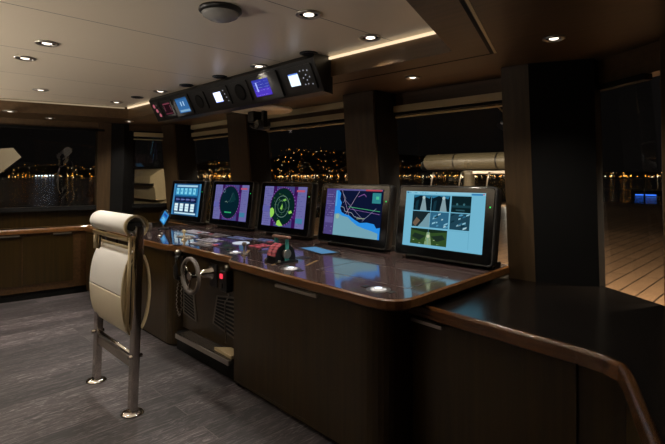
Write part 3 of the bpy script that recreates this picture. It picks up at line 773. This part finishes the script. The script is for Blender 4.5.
# red lit switch box with cable
t7 = empty('wall_switch_box', (-2.90, 1.818, .66), 'small black switch box with red lit key at the right of the bay', 'switch box')
MB().box(-.045, .045, -.05, 0, -.08, .07, bev=.005).build('case', BLACK, t7)
MB().box(-.032, -.002, -.058, -.049, .012, .046, bev=.003).build('red_key', emat('#f0384c', 1.3), t7)
MB().box(-.030, .0, -.056, -.049, -.055, -.02, bev=.003).build('black_key', CHAR, t7)
m = MB(); m.lathe([(.02, .0), (.02, .035), (.012, .04)], (.02, -.025, .07), n=14); m.build('cap', STEEL, t7)
MB().tube([(.03, -.03, -.08), (.06, -.04, -.10), (.03, -.05, -.15), (.015, -.045, -.30), (.03, -.04, -.42), (.0, -.03, -.44)], .006, 8).build('cable', RUBBER, t7)
tag(MB().prism([(-2.95, 1.73), (-2.72, 1.72), (-2.72, 1.81), (-2.86, 1.812)], .169, .19).build('document_folder', TRAVERT), 'small beige folder lying on the step in the steering bay', 'folder')

# forward cabinet between port wall and console
def worktop(name, label, pts, z0, z1, rail=RAILW, topm=GLOSSB):
    c = Vector((sum(p[0] for p in pts)/len(pts), sum(p[1] for p in pts)/len(pts), z0))
    t = empty(name, c, label, 'worktop'); M = Matrix.Translation(-c)
    m = MB(); m.prism(pts, z0, z1-.012, M=M); m.prism(pts, z1-.012, z1, M=M, ptsT=offset(pts, .010)); m.build('wood_edge', rail, t)
    MB().prism(offset(pts, .055), z1-.001, z1+.0015, M=M).build('top_surface', topm, t)
    return t
fc = [(-5.99, 2.2), (-6.0, 1.82), (-5.01, 1.80), (-5.01, 2.78), (-5.9, 2.78)]
tc, M = cabinet('forward_cabinet', 'dark walnut low cabinet in the far corner behind the stool', fc, 0, .745, plinth=.05)
front_panel(tc, M, 'door', -5.94, -5.04, 1.81, .07, .72, WAL)
worktop('cabinet_top', 'brown wood top of the far corner cabinet left of the console', [(-5.99, 2.2), (-6.0, 1.80), (-5.0, 1.78), (-5.0, 2.78), (-5.9, 2.78)], .75, .80)
# port cabinet: front runs along the port wall
SL = .115
def px(y, off=0): return -6.09+SL*(y-1.80)+off
pc = [(-6.22, 1.90), (-6.95, -1.6), (px(-1.6), -1.6), (px(1.785), 1.785), (px(1.785), 1.90)]
tc, M = cabinet('port_cabinet', 'long brown walnut cabinet below the port window at the left', pc, 0, .745, mat=WALX, plinth=.09)
def port_panel(y0, y1, z0, z1, name='door', mat=WAL, o=.012):
    return MB().prism([(px(y0), y0), (px(y0, o), y0), (px(y1, o), y1), (px(y1), y1)][::-1], z0, z1, M=M).build(name, mat, tc)
for y0, y1 in ((1.21, 1.70), (.55, 1.195), (-.1, .535), (-.75, -.115)):
    d = port_panel(y0, y1, .17, .72)
    m = MB(); m.prism([(px(y1-.20, .012), y1-.20), (px(y1-.20, .03), y1-.20), (px(y1-.02, .03), y1-.02), (px(y1-.02, .012), y1-.02)][::-1], .722, .737, M=M)
    m.build('handle', STEEL, d)
worktop('cabinet_top', 'brown wood worktop with polished edge on the port cabinet, below the window', [(-6.22, 1.92), (-6.95, -1.6), (px(-1.6, .03), -1.6), (px(1.79, .03), 1.79), (px(1.79, .03), 1.92)], .75, .80)

# starboard low cabinet
sb = [(-1.24, 2.80), (-1.33, 1.88), (-.445, 1.80), (-.26, 1.34), (.30, -.10), (1.2, -.2), (-.38, 2.80)]
tc, M = cabinet('starboard_cabinet', 'low dark cabinet at the right front with slim steel handle', offset([(-1.385, 2.80), (-1.385, 1.92), (-.44, 1.835), (.32, -.08), (1.17, -.18), (-.47, 2.74)], .0), 0, .72, plinth=.06)
d = MB().prism([(-1.375, 1.918), (-1.376, 1.906), (-.60, 1.837), (-.60, 1.849)], .08, .712, M=M).build('door', WAL, tc)
m = MB(); m.prism([(-1.372, 1.906), (-1.372, 1.884), (-1.19, 1.868), (-1.19, 1.890)], .690, .706, M=M); m.build('handle', STEEL, d)
tw = empty('side_worktop', (-.6, 2.0, .72), 'near black low side worktop with polished brown wood rail at lower right', 'worktop'); Mw = Matrix.Translation((.6, -2.0, -.72))
pts = roundpoly([(-1.39, 2.98), (-1.39, 1.892), (-.445, 1.80), (.30, -.10), (1.19, -.2), (-.47, 2.74), (-.86, 3.02)], [0, .02, .06, 0, 0, 0, 0])
MB().prism(pts, .722, .765, M=Mw).build('top_board', GLOSSB, tw)
def railpath(pts, w, z0, z1):
    m = MB()
    P = [Vector(p) for p in pts]; inn = []; out = []
    for i, p in enumerate(P):
        a = (P[i]-P[i-1]).normalized() if i else (P[1]-P[0]).normalized(); b = (P[i+1]-P[i]).normalized() if i < len(P)-1 else a
        n = Vector((-(a+b).y, (a+b).x)).normalized(); out.append(p); inn.append(p+n*w)
    prof = [(0, z0), (0, z1-.014), (.15, z1-.004), (.4, z1), (.65, z1-.002), (.9, z1-.010), (1, z1-.02), (1, z0)]
    rings = [[m.bm.verts.new((o.x+(q.x-o.x)*f, o.y+(q.y-o.y)*f, z)) for f, z in prof] for o, q in zip(out, inn)]
    for a, b in zip(rings, rings[1:]):
        for k2 in range(len(prof)):
            f = m.bm.faces.new((a[k2], b[k2], b[(k2+1) % len(prof)], a[(k2+1) % len(prof)])); f.smooth = k2 in (1, 2, 3, 4, 5)
    m.bm.faces.new(rings[0]); m.bm.faces.new(rings[-1][::-1])
    for v in m.bm.verts: v.co = Mw @ v.co
    return m
RAILG = wood('polished_rail_wood', '#3a2210', '#57361c', .14, .7, 'X')
nt = RAILG.node_tree; n_ = nt.nodes.new('ShaderNodeTexNoise'); n_.inputs['Scale'].default_value = 60; bp = nt.nodes.new('ShaderNodeBump'); bp.inputs['Strength'].default_value = .35; bp.inputs['Distance'].default_value = .004
nt.links.new(n_.outputs['Fac'], bp.inputs['Height']); nt.links.new(bp.outputs['Normal'], nt.nodes['Principled BSDF'].inputs['Normal'])
nt.links.new(bp.outputs['Normal'], nt.nodes['Principled BSDF'].inputs['Coat Normal'])
railpath([(-1.392, 1.888), (-.9, 1.842), (-.60, 1.812), (-.50, 1.79), (-.445, 1.755), (-.41, 1.68), (-.33, 1.47), (-.26, 1.29), (.30, -.11)], .034, .722, .782).build('wood_rail', RAILG, tw)

# ------------------------------------------------------------------ overhead instrument panel
PF = pmat('grey_instrument_frame', '#222120', .4)
t8 = empty('overhead_instrument_panel', (-3.44, 2.06, 2.18), 'long black overhead panel of small lit instruments hung below the ceiling', 'instrument panel')
X0, X1 = -4.68, -2.22
MB().yz([(-.06, -.03), (.04, -.230), (.11, -.24), (.11, -.001), (-.04, -.001)], X0+3.44, X1+3.44).build('case', CHAR, t8)
for xx in (X1,):
    MB().yz([(-.064, -.028), (.038, -.236), (.112, -.245), (.112, -.001), (-.04, -.001)], xx+3.44, xx+3.44+.012).build('end_cap', BLACK, t8)
tilt = math.atan2(.10, .205)        # face leans so it looks down
def fm(x, s=.115, out=0):
    """matrix on the panel face: x along, s metres down the face; local -Y is outward"""
    y = -.06+.10*s/.228; z = -.03-.200*s/.228
    return Matrix.Translation((x+3.44, y, z)) @ Matrix.Rotation(tilt, 4, 'X') @ Matrix.Translation((0, -out, 0))
def bezel(x0, x1, hh=.15, name='instrument_frame', mat=PF, th=.010, s=.115):
    w = x1-x0; o = MB()
    rp = roundpoly([(-w/2, -hh/2), (w/2, -hh/2), (w/2, hh/2), (-w/2, hh/2)], .012)
    o.prism(rp, -.01, th, M=fm((x0+x1)/2, s) @ Matrix.Rotation(PI/2, 4, 'X')); return o.build(name, mat, t8)
def disp(fr, x0, x1, hh, draw, s=.115, gain=1.0, th=.0105):
    u = UI(x1-x0, hh, fm((x0+x1)/2, s, th), gain); draw(u); o = u.build('display', fr); return o
def keys(fr, pts, r=.006, col=None, s=.115):
    m = MB()
    for (x, zz) in pts: m.lathe([(r, -.009), (r*.7, -.013)], (0, 0, 0), 'Y', 10, M=fm(x, s-zz))
    m.build('buttons', col or emat('#c4ccd8', .45), fr)
# 1 red warning lamps
f1 = bezel(-4.64, -4.49, .17)
m = MB()
for i, dz in enumerate((.05, .0, -.05)): m.lathe([(.022, -.009), (.014, -.015)], (0, 0, 0), 'Y', 14, M=fm(-4.60+.03*i, .115-dz))
m.build('warning_lamps', emat('#c46a78', .7), f1)
keys(f1, [(-4.55, .055), (-4.52, .02), (-4.53, -.02), (-4.51, -.06)], .010, pmat('grey_button', '#77706c', .4))
f2 = bezel(-4.45, -4.23, .16)
disp(f2, -4.42, -4.26, .12, lambda u: (u.rect(0, 0, 1, 1, '#200d12'), u.rect(.05, .84, .95, .95, '#6a3440'), u.rect(.05, .05, .95, .12, '#5c2c38'), u.rect(.1, .3, .16, .75, '#70404c'), u.rect(.84, .3, .9, .75, '#70404c')))
f3 = bezel(-4.19, -3.89, .185)
disp(f3, -4.14, -3.93, .14, lambda u: (u.rect(0, 0, 1, 1, '#35669c'), u.rect(.1, .06, .95, .2, '#7aa4c4'), u.rect(.35, .45, .43, .75, '#a8ccec'), u.rect(.58, .45, .66, .75, '#a8ccec'), u.rect(0, .9, 1, 1, '#28507c')))
f4 = bezel(-3.83, -3.62, .15); MB().lathe([(.055, -.009), (.06, -.016), (.05, -.018)], (0, 0, 0), 'Y', 26, M=fm(-3.725)).build('dial', BLACKM, f4)
keys(f4, [(-3.75, .03), (-3.71, .01), (-3.74, -.02), (-3.69, -.03), (-3.70, .04)], .006)
f5 = bezel(-3.53, -3.26, .16)
disp(f5, -3.475, -3.365, .085, lambda u: (u.rect(0, 0, 1, 1, '#cfdcff'), u.rect(0, 0, 1, .04, '#5068e0')), gain=1.9)
keys(f5, [(-3.32, .045), (-3.31, .015), (-3.30, -.015), (-3.29, -.045)], .006)
f6 = bezel(-3.21, -2.98, .165); MB().lathe([(.06, -.009), (.065, -.016), (.05, -.019)], (0, 0, 0), 'Y', 26, M=fm(-3.09)).build('dial', BLACKM, f6)
keys(f6, [(-3.11, .02), (-3.09, .0), (-3.07, .03), (-3.10, -.03)], .007)
f7 = bezel(-2.94, -2.60, .19, th=.016)
def d7(u):
    r7 = random.Random(2); u.rect(0, 0, 1, 1, '#3238a0'); u.rect(.0, .0, 1, .45, '#4a35b8'); u.text_rows(.02, .3, .98, .95, 4, '#b4c4f4', r7); u.rect(.25, .3, .33, .85, '#9fb0f0'); u.text_rows(.1, .02, .9, .2, 1, '#c4a8f0', r7)
    u.rect(.60, 1.02, .76, 1.08, '#a8b040')
disp(f7, -2.905, -2.71, .125, d7, th=.0168, gain=1.1)
keys(f7, [(-2.65, .07), (-2.64, .04), (-2.63, .01), (-2.62, -.02)], .007)
f8 = bezel(-2.55, -2.25, .17)
disp(f8, -2.495, -2.395, .085, lambda u: (u.rect(0, 0, 1, 1, '#d2e6f4'), u.rect(0, .9, 1, 1, '#5070c0')), gain=1.5)
keys(f8, [(-2.365, .05), (-2.33, .05), (-2.295, .045), (-2.35, .0), (-2.32, .018), (-2.32, -.018), (-2.29, .0), (-2.35, -.045), (-2.32, -.045), (-2.28, -.05)], .006)

# ------------------------------------------------------------------ folded ivory helm stool
t9 = empty('folding_helm_stool', (-3.11, 1.10, 0), 'ivory leather roll top stool on two polished steel posts, left foreground', 'stool', rx=D(-2.0))
def post(x):
    m = MB(); m.prism(roundpoly([(x-.030, -.022), (x+.030, -.022), (x+.030, .022), (x-.030, .022)], .010), .008, 1.10, smooth=False)
    m.build('post', CHROME, t9)
    MB().lathe([(.066, 0), (.066, .006), (.052, .014), (.036, .018)], (x, 0, 0), n=30).build('foot_disc', CHROME, t9)
post(-.31); post(.31)
m = MB()
m.tube([(-.29, -.0, .335), (.29, -.0, .335)], .013, 12); m.build('cross_bar', CHROME, t9)
MB().box(-.285, .285, -.008, .008, .255, .31, bev=.003).build('cross_plate', STEEL, t9)
for x in (-.32, .32): MB().lathe([(.012, -.04), (.012, .04)], (x, 0, .335), 'Y', 12).build('bar_clamp', CHROME, t9)
# roll: thick open shell
def shell(mb, cx0, cx1, ry, rz, cz, cy, th, a0, a1, n=48, mat=None, bulge=0):
    ro, ri = [], []
    for i in range(n+1):
        a = a0+(a1-a0)*i/n
        ro.append((cy+ry*math.cos(a), cz+rz*math.sin(a))); ri.append((cy+(ry-th)*math.cos(a), cz+(rz-th)*math.sin(a)))
    xs = [cx0, cx0+.006, cx0+.02, cx1-.02, cx1-.006, cx1]
    sh = [.35, .1, 0, 0, .1, .35]
    rings = []
    for x, s_ in zip(xs, sh):
        ring = []
        for (yo, zo), (yi, zi) in zip(ro, ri): ring.append(((x, yo+(yi-yo)*s_, zo+(zi-zo)*s_), (x, yi+(yo-yi)*s_, zi+(zo-zi)*s_)))
        rings.append(ring)
    V = [[(mb.bm.verts.new(o), mb.bm.verts.new(i)) for o, i in ring] for ring in rings]
    fs = []
    for A, B in zip(V, V[1:]):
        for k2 in range(n):
            fs.append(mb.bm.faces.new((A[k2][0], A[k2+1][0], B[k2+1][0], B[k2][0]))); fs.append(mb.bm.faces.new((A[k2][1], B[k2][1], B[k2+1][1], A[k2+1][1])))
        fs.append(mb.bm.faces.new((A[0][0], B[0][0], B[0][1], A[0][1]))); fs.append(mb.bm.faces.new((A[n][0], A[n][1], B[n][1], B[n][0])))
    mb._set(fs, mat, True)
    caps = []
    for W_ in (V[0], V[-1]):
        for k2 in range(n): caps.append(mb.bm.faces.new((W_[k2][0], W_[k2+1][0], W_[k2+1][1], W_[k2][1])))
    mb._set(caps, mat)
m = MB(); shell(m, -.345, .275, .068, .066, 1.095, -.005, .016, D(-60), D(238)); m.build('headrest_roll', LEATHER, t9)
m = MB(); shell(m, .277, .287, .070, .068, 1.095, -.005, .010, D(-60), D(238)); m.build('roll_piping', CREAM, t9)
MB().lathe([(.028, -.335), (.028, .30)], (0, 0, 1.09), 'X', 16).build('roll_core', BLACK, t9)
MB().tube([(-.35, -.035, 1.03), (-.35, -.035, 1.015), (.25, -.035, 1.015), (.26, -.035, 1.03)], .014, 10).build('top_rail', CREAM, t9)
MB().tube([(-.345, -.03, 1.0), (-.345, -.03, .90)], .011, 8).build('side_tube', CREAM, t9)
MB().tube([(.262, -.03, 1.03), (.262, -.03, .48)], .011, 8).build('side_tube', CREAM, t9)
# back cushion: front shell with seam, rear band
m = MB(); shell(m, -.350, .235, .088, .262, .685, .028, .028, D(100), D(182)); m.build('upper_cushion', LEATHER, t9)
m = MB(); shell(m, -.350, .235, .088, .262, .685, .028, .028, D(182.8), D(262)); m.build('lower_cushion', pmat('shaded_ivory_leather', '#e2d8c0', .5, bump=.12, bscale=300), t9)  # same ivory leather, its shade put into a darker warm colour
m = MB(); shell(m, .236, .250, .091, .265, .685, .028, .028, D(96), D(264)); m.build('cushion_piping', CREAM, t9)
m = MB(); shell(m, .225, .245, .088, .255, .69, .028, .014, D(-62), D(62)); m.build('rear_band', CREAM, t9)
MB().box(-.36, .25, -.012, .004, .49, .91, bev=.004).build('back_board', BLACK, t9)
MB().tube([(-.345, 0, .955), (.27, 0, .955)], .010, 8).build('cushion_bar', CREAM, t9)

# ------------------------------------------------------------------ outside
ZD = .30
struct('trim_20', MB().prism([(-9.0, 3.1), (3.2, 3.1), (3.2, 21.5), (-9.0, 21.5)], ZD-.1, ZD), DECK)
struct('trim_21', MB().prism([(-3000, -400), (3000, -400), (3000, 3500), (-3000, 3500)], -3.2, -3), SEA)
# hillside and city lights across the water
YAW = D(44.5)
def far(u, dist, z):
    dx, dy = -math.cos(YAW)+math.sin(YAW)*u, math.sin(YAW)+math.cos(YAW)*u
    return Vector((dx*dist, dy*dist, z))
K = 1/470
hill = MB(); prev = None
prof = [(-500, 6), (-300, 10), (-130, 14), (0, 12), (60, 15), (92, 10), (125, 12), (175, 12), (215, 22), (245, 16), (270, 24), (300, 34), (350, 36), (400, 30), (440, 26), (520, 22), (600, 6), (660, 6), (900, 8)]
for x_, h_ in prof:
    u_ = (x_-332.5)*K; a = far(u_, 1000, -3.0); b = far(u_, 1300, h_*1250*K*.75); c_ = far(u_, 1500, -3)
    cur = [hill.bm.verts.new(v) for v in (a, b, c_)]
    if prev:
        hill.bm.faces.new((prev[0], cur[0], cur[1], prev[1])); hill.bm.faces.new((prev[1], cur[1], cur[2], prev[2]))
    prev = cur
tag(hill.build('hillside', pmat('dark_hillside', '#070605', .9)), 'dark coastal hillside across the water behind the city lights', 'hill')
rc = random.Random(11)
def octa(mb, c, r, mat):
    v = [mb.bm.verts.new(c+Vector(d)*r) for d in ((1, 0, 0), (-1, 0, 0), (0, 1, 0), (0, -1, 0), (0, 0, 1), (0, 0, -1))]
    i = mb._mi(mat)
    for a, b, c2 in ((0, 2, 4), (2, 1, 4), (1, 3, 4), (3, 0, 4), (2, 0, 5), (1, 2, 5), (3, 1, 5), (0, 3, 5)):
        mb.bm.faces.new((v[a], v[b], v[c2])).material_index = i
city = MB()
LC = [('#ffb04a', 5), ('#ffc878', 4), ('#ff9a30', 4), ('#fff0d0', 5), ('#e8a050', 2.5), ('#b87838', 1.5)]
def lights(x0, x1, hmax, n, shore, dist=1000):
    for _ in range(n):
        x_ = rc.uniform(x0, x1); h_ = hmax*rc.random()**1.7; d_ = dist-40+h_*5
        c, s_ = rc.choice(LC); r_ = rc.uniform(.35, .85)
        octa(city, far((x_-332.5)*K, d_, -2+h_*d_*K), r_, emat(c, s_))
    for _ in range(shore):
        x_ = rc.uniform(x0, x1); c, s_ = rc.choice(LC[:4])
        octa(city, far((x_-332.5)*K, dist-45, rc.uniform(-1.5, 2.0)), rc.uniform(.5, 1.15), emat(c, s_*1.4))
lights(-200, 95, 13, 170, 60); lights(118, 136, 9, 22, 16); lights(136, 205, 8, 40, 20); lights(203, 245, 17, 85, 34); lights(245, 280, 18, 30, 12)
lights(278, 355, 30, 150, 46); lights(355, 405, 26, 40, 16); lights(405, 512, 23, 85, 48); lights(592, 665, 5, 22, 34); lights(665, 900, 5, 40, 40)
for x_ in (36, 39, 42, 45, 47, 50, 53): octa(city, far((x_-332.5)*K, 950, rc.uniform(0, 1.5)), 1.5, emat('#cfe4ff', 6))
tag(city.build('city_lights', None), 'warm scattered city lights along the far shore beyond the windows', 'city lights', kind='stuff')

# deck gear seen through the panes
t = empty('deck_crane', (-3.42, 6.1, ZD), 'cream deck crane with horizontal boom outside the window by the nearest monitor', 'crane')
MB().lathe([(.16, 0), (.16, .03), (.09, .08), (.075, 1.1), (.10, 1.16)], n=24).build('pedestal', pmat('darkened_pedestal', '#4c4638', .45), t)  # pedestal and boom colours darkened to offset the strong eave light
MB().lathe([(.09, -.72), (.115, -.69), (.12, 0), (.118, .9), (.10, 1.0)], (0, 0, 1.30), 'X', 24).build('boom', pmat('darkened_boom', '#443f31', .45), t)
for x in (-.2, .45): MB().lathe([(.124, -.01), (.124, .01)], (x, 0, 1.30), 'X', 24).build('boom_strap', BLACK, t)
MB().box(-.05, .9, -.05, .05, 1.12, 1.17, bev=.01).build('boom_support', STEEL, t)
r0 = None
for x, y, lab in [(-4.0, 6.0, 'steel rail post outside, left of the deck crane'), (-3.53, 6.0, 'steel rail post outside, just behind the nearest monitor, by the crane pedestal'), (-3.11, 6.0, 'steel rail post outside, right of the crane pedestal')]:
    if r0 is None:
        r0 = empty('deck_rail_post', (x, y, ZD), lab, 'rail post', 'rail posts outside by the crane')
        MB().tube([(0, 0, 0), (0, 0, .9), (.02, 0, 1.05), (.05, 0, 1.15)], .014, 10).build('post', STEEL, r0); MB().lathe([(.035, 0), (.03, .015)], n=16).build('base', STEEL, r0)
    else:
        q = copy_tree(r0); q.location = (x, y, ZD); q['label'] = lab
t = empty('covered_tender', (-11.6, 5.1, -.4), 'pale covered boat hull outside the far corner window', 'boat')
m = MB(); m.yz([(-.4, 0), (-.2, 1.12), (-.02, 1.2), (.8, 1.2), (.8, 0)], -1.1, .7); m.build('hull', WHITEP, t)
m = MB(); m.yz([(-.26, 1.22), (-.30, 1.50), (-.42, 1.62), (-.40, 1.78), (-.15, 1.95), (.7, 2.0), (.8, 1.22)], -1.1, .7); m.build('cover', pmat('beige_boat_cover', '#b5a888', .6), t)
m = MB(); m.yz([(-.33, 1.55), (-.45, 1.57), (-.45, 1.60), (-.33, 1.62)], -1.12, .72); m.build('rubbing_strake', BLACKM, t)
t = empty('white_reflection_standin', (-12.6, 2.1, -.25), 'made-up white sloping locker outside the port window at the photo edge', 'standin')  # added block stands in for the white reflection in the port window
m = MB(); m.yz([(-1.2, 1.5), (-1.2, 2.1), (.1, 2.25), (.25, 2.05), (-.4, 1.45)], -.5, .5); m.build('lid', WHITEP, t)
m = MB(); m.box(-.45, .45, -1.1, -.3, 0, 1.6); m.build('base', BLACKM, t)
# deck rail at the forward edge and lamps
t = empty('deck_railing', (-5.5, 21.3, ZD), 'dark railing along the far forward edge of the teak deck', 'railing')
m = MB(); m.tube([(-3.5, 0, 1.0), (8.7, 0, 1.0)], .03, 8); m.tube([(-3.5, 0, .55), (8.7, 0, .55)], .015, 6); m.build('top_rail', BLACK, t)
for i in range(9): MB().tube([(-3.5+i*1.5, 0, 0), (-3.5+i*1.5, 0, 1.0)], .03, 8).build('post', BLACK, t)
t = empty('mooring_post', (-5.9, 17.8, ZD), 'tall dark mast with spreading feet at the far end of the teak deck', 'mast')
MB().tube([(0, 0, 0), (0, 0, 2.6)], .10, 10).build('pole', BLACK, t)
m = MB(); m.tube([(-.35, 0, 0), (0, 0, .75)], .05, 8); m.tube([(.35, 0, 0), (0, 0, .75)], .05, 8); m.build('feet', STEEL, t)
MB().lathe([(.03, -.07), (.07, 0), (.03, .07)], (0, -.12, 1.15), n=12).build('lamp', emat('#fff0d8', 6), t)
def decklamp(x, y, lab, col, en, h=.10, emis=8, spot=True):
    t = empty('deck_lamp', (x, y, ZD), lab, 'deck lamp', 'low deck lamps outside')
    MB().lathe([(.05, 0), (.05, .02), (.02, .03), (.02, h)], n=14).build('stem', STEEL, t)
    MB().lathe([(.02, h), (.05, h+.03), (.045, h+.08), (.02, h+.10)], n=16).build('lamp', emat(col, emis), t)
    l = bpy.data.lights.new('deck_lamp_glow', 'POINT'); l.energy = en; l.color = lin(col)[:3]; l.shadow_soft_size = .06
    lo = bpy.data.objects.new('deck_lamp_glow', l); COL.objects.link(lo); lo.location = (0, 0, h+.25); lo.parent = t
    return t
decklamp(-7.6, 16.5, 'bright white deck lamp right of the nearest monitor, far along the deck', '#fff2dc', 60)
# eave lamps under the roof overhang light the deck
struct('trim_22', MB().prism([(-8.0, 2.98), (1.0, 2.98), (1.0, 3.7), (-8.0, 3.7)], 2.15, 2.25), WHITEP)
EL = [(-7.6, 'added eave lamp outside the port forward corner, lighting the covered boat'), (-.2, 'first eave lamp outside above the starboard window'), (-1.7, 'second eave lamp outside above the window by the nearest monitor'), (-3.2, 'third eave lamp outside above the chart monitor'), (-5.0, 'fourth eave lamp outside above the far windows')]  # the port lamp is added to light the covered boat
for x, lab in EL:
    t = empty('eave_lamp', (x, 3.4, 2.15), lab, 'eave lamp', 'eave lamps outside above the windows')
    MB().lathe([(.06, .001), (.06, -.01), (.04, -.02)], n=20).build('lamp', emat('#ffdcae', 5), t)
    l = bpy.data.lights.new('eave_beam', 'SPOT'); l.energy = 480; l.color = (1, .82, .62); l.spot_size = D(150); l.spot_blend = .5; l.shadow_soft_size = .05
    lo = bpy.data.objects.new('eave_beam', l); COL.objects.link(lo); lo.location = (0, 0, -.05); lo.rotation_euler = (D(35), 0, 0) if x > -7 else (D(10), D(62), 0) ; lo.parent = t
# blue lit boat on the water
t = empty('blue_lit_boat', (-24.2, 118, -3), 'small boat with blue underwater glow on the water beyond the starboard window', 'boat')
m = MB(); m.prism([(-3, -1), (2, -1), (3.5, 0), (2, 1), (-3, 1)], .1, 1.2); m.build('hull', BLACK, t)
m = MB(); m.box(-2.2, 1.6, -1.10, -1.0, .15, .40); m.build('light_strip', emat('#3a78ff', 2.2), t)
t = empty('windscreen_wiper', (-1.56, 3.06, 1.935), 'thin steel wiper arms at the upper corner of the window behind the nearest monitor', 'wiper')
MB().tube([(.0, .0, .0), (.16, .0, -.17)], .006, 8).build('wiper_arm', CREAMP, t); MB().tube([(.06, .0, .0), (.155, .0, -.10)], .005, 8).build('wiper_arm', CREAMP, t)
MB().lathe([(.012, -.01), (.012, .03)], (.0, 0, .005), 'Y', 12).build('pivot', BLACK, t)

# ------------------------------------------------------------------ world, camera
w = bpy.data.worlds.new('night'); S.world = w; w.use_nodes = True
bg = w.node_tree.nodes['Background']; bg.inputs[0].default_value = (.0035, .0030, .0028, 1); bg.inputs[1].default_value = 1
cd = bpy.data.cameras.new('camera'); cam = bpy.data.objects.new('camera', cd); COL.objects.link(cam); S.camera = cam
cam.location = (0, 0, 1.4); cam.rotation_euler = (PI/2, 0, PI/2-YAW)
cd.sensor_width = 36; cd.lens = 36*470/665; cd.shift_y = -46.5/665; cd.clip_end = 6000; cd.clip_start = .02
S.view_settings.view_transform = 'Standard'; S.view_settings.look = 'None'; S.view_settings.gamma = 1; S.view_settings.exposure = 0
S.view_settings.use_curve_mapping = False
S.cycles.use_denoising = True; S.cycles.max_bounces = 8; S.cycles.caustics_reflective = True; S.cycles.sample_clamp_indirect = 4
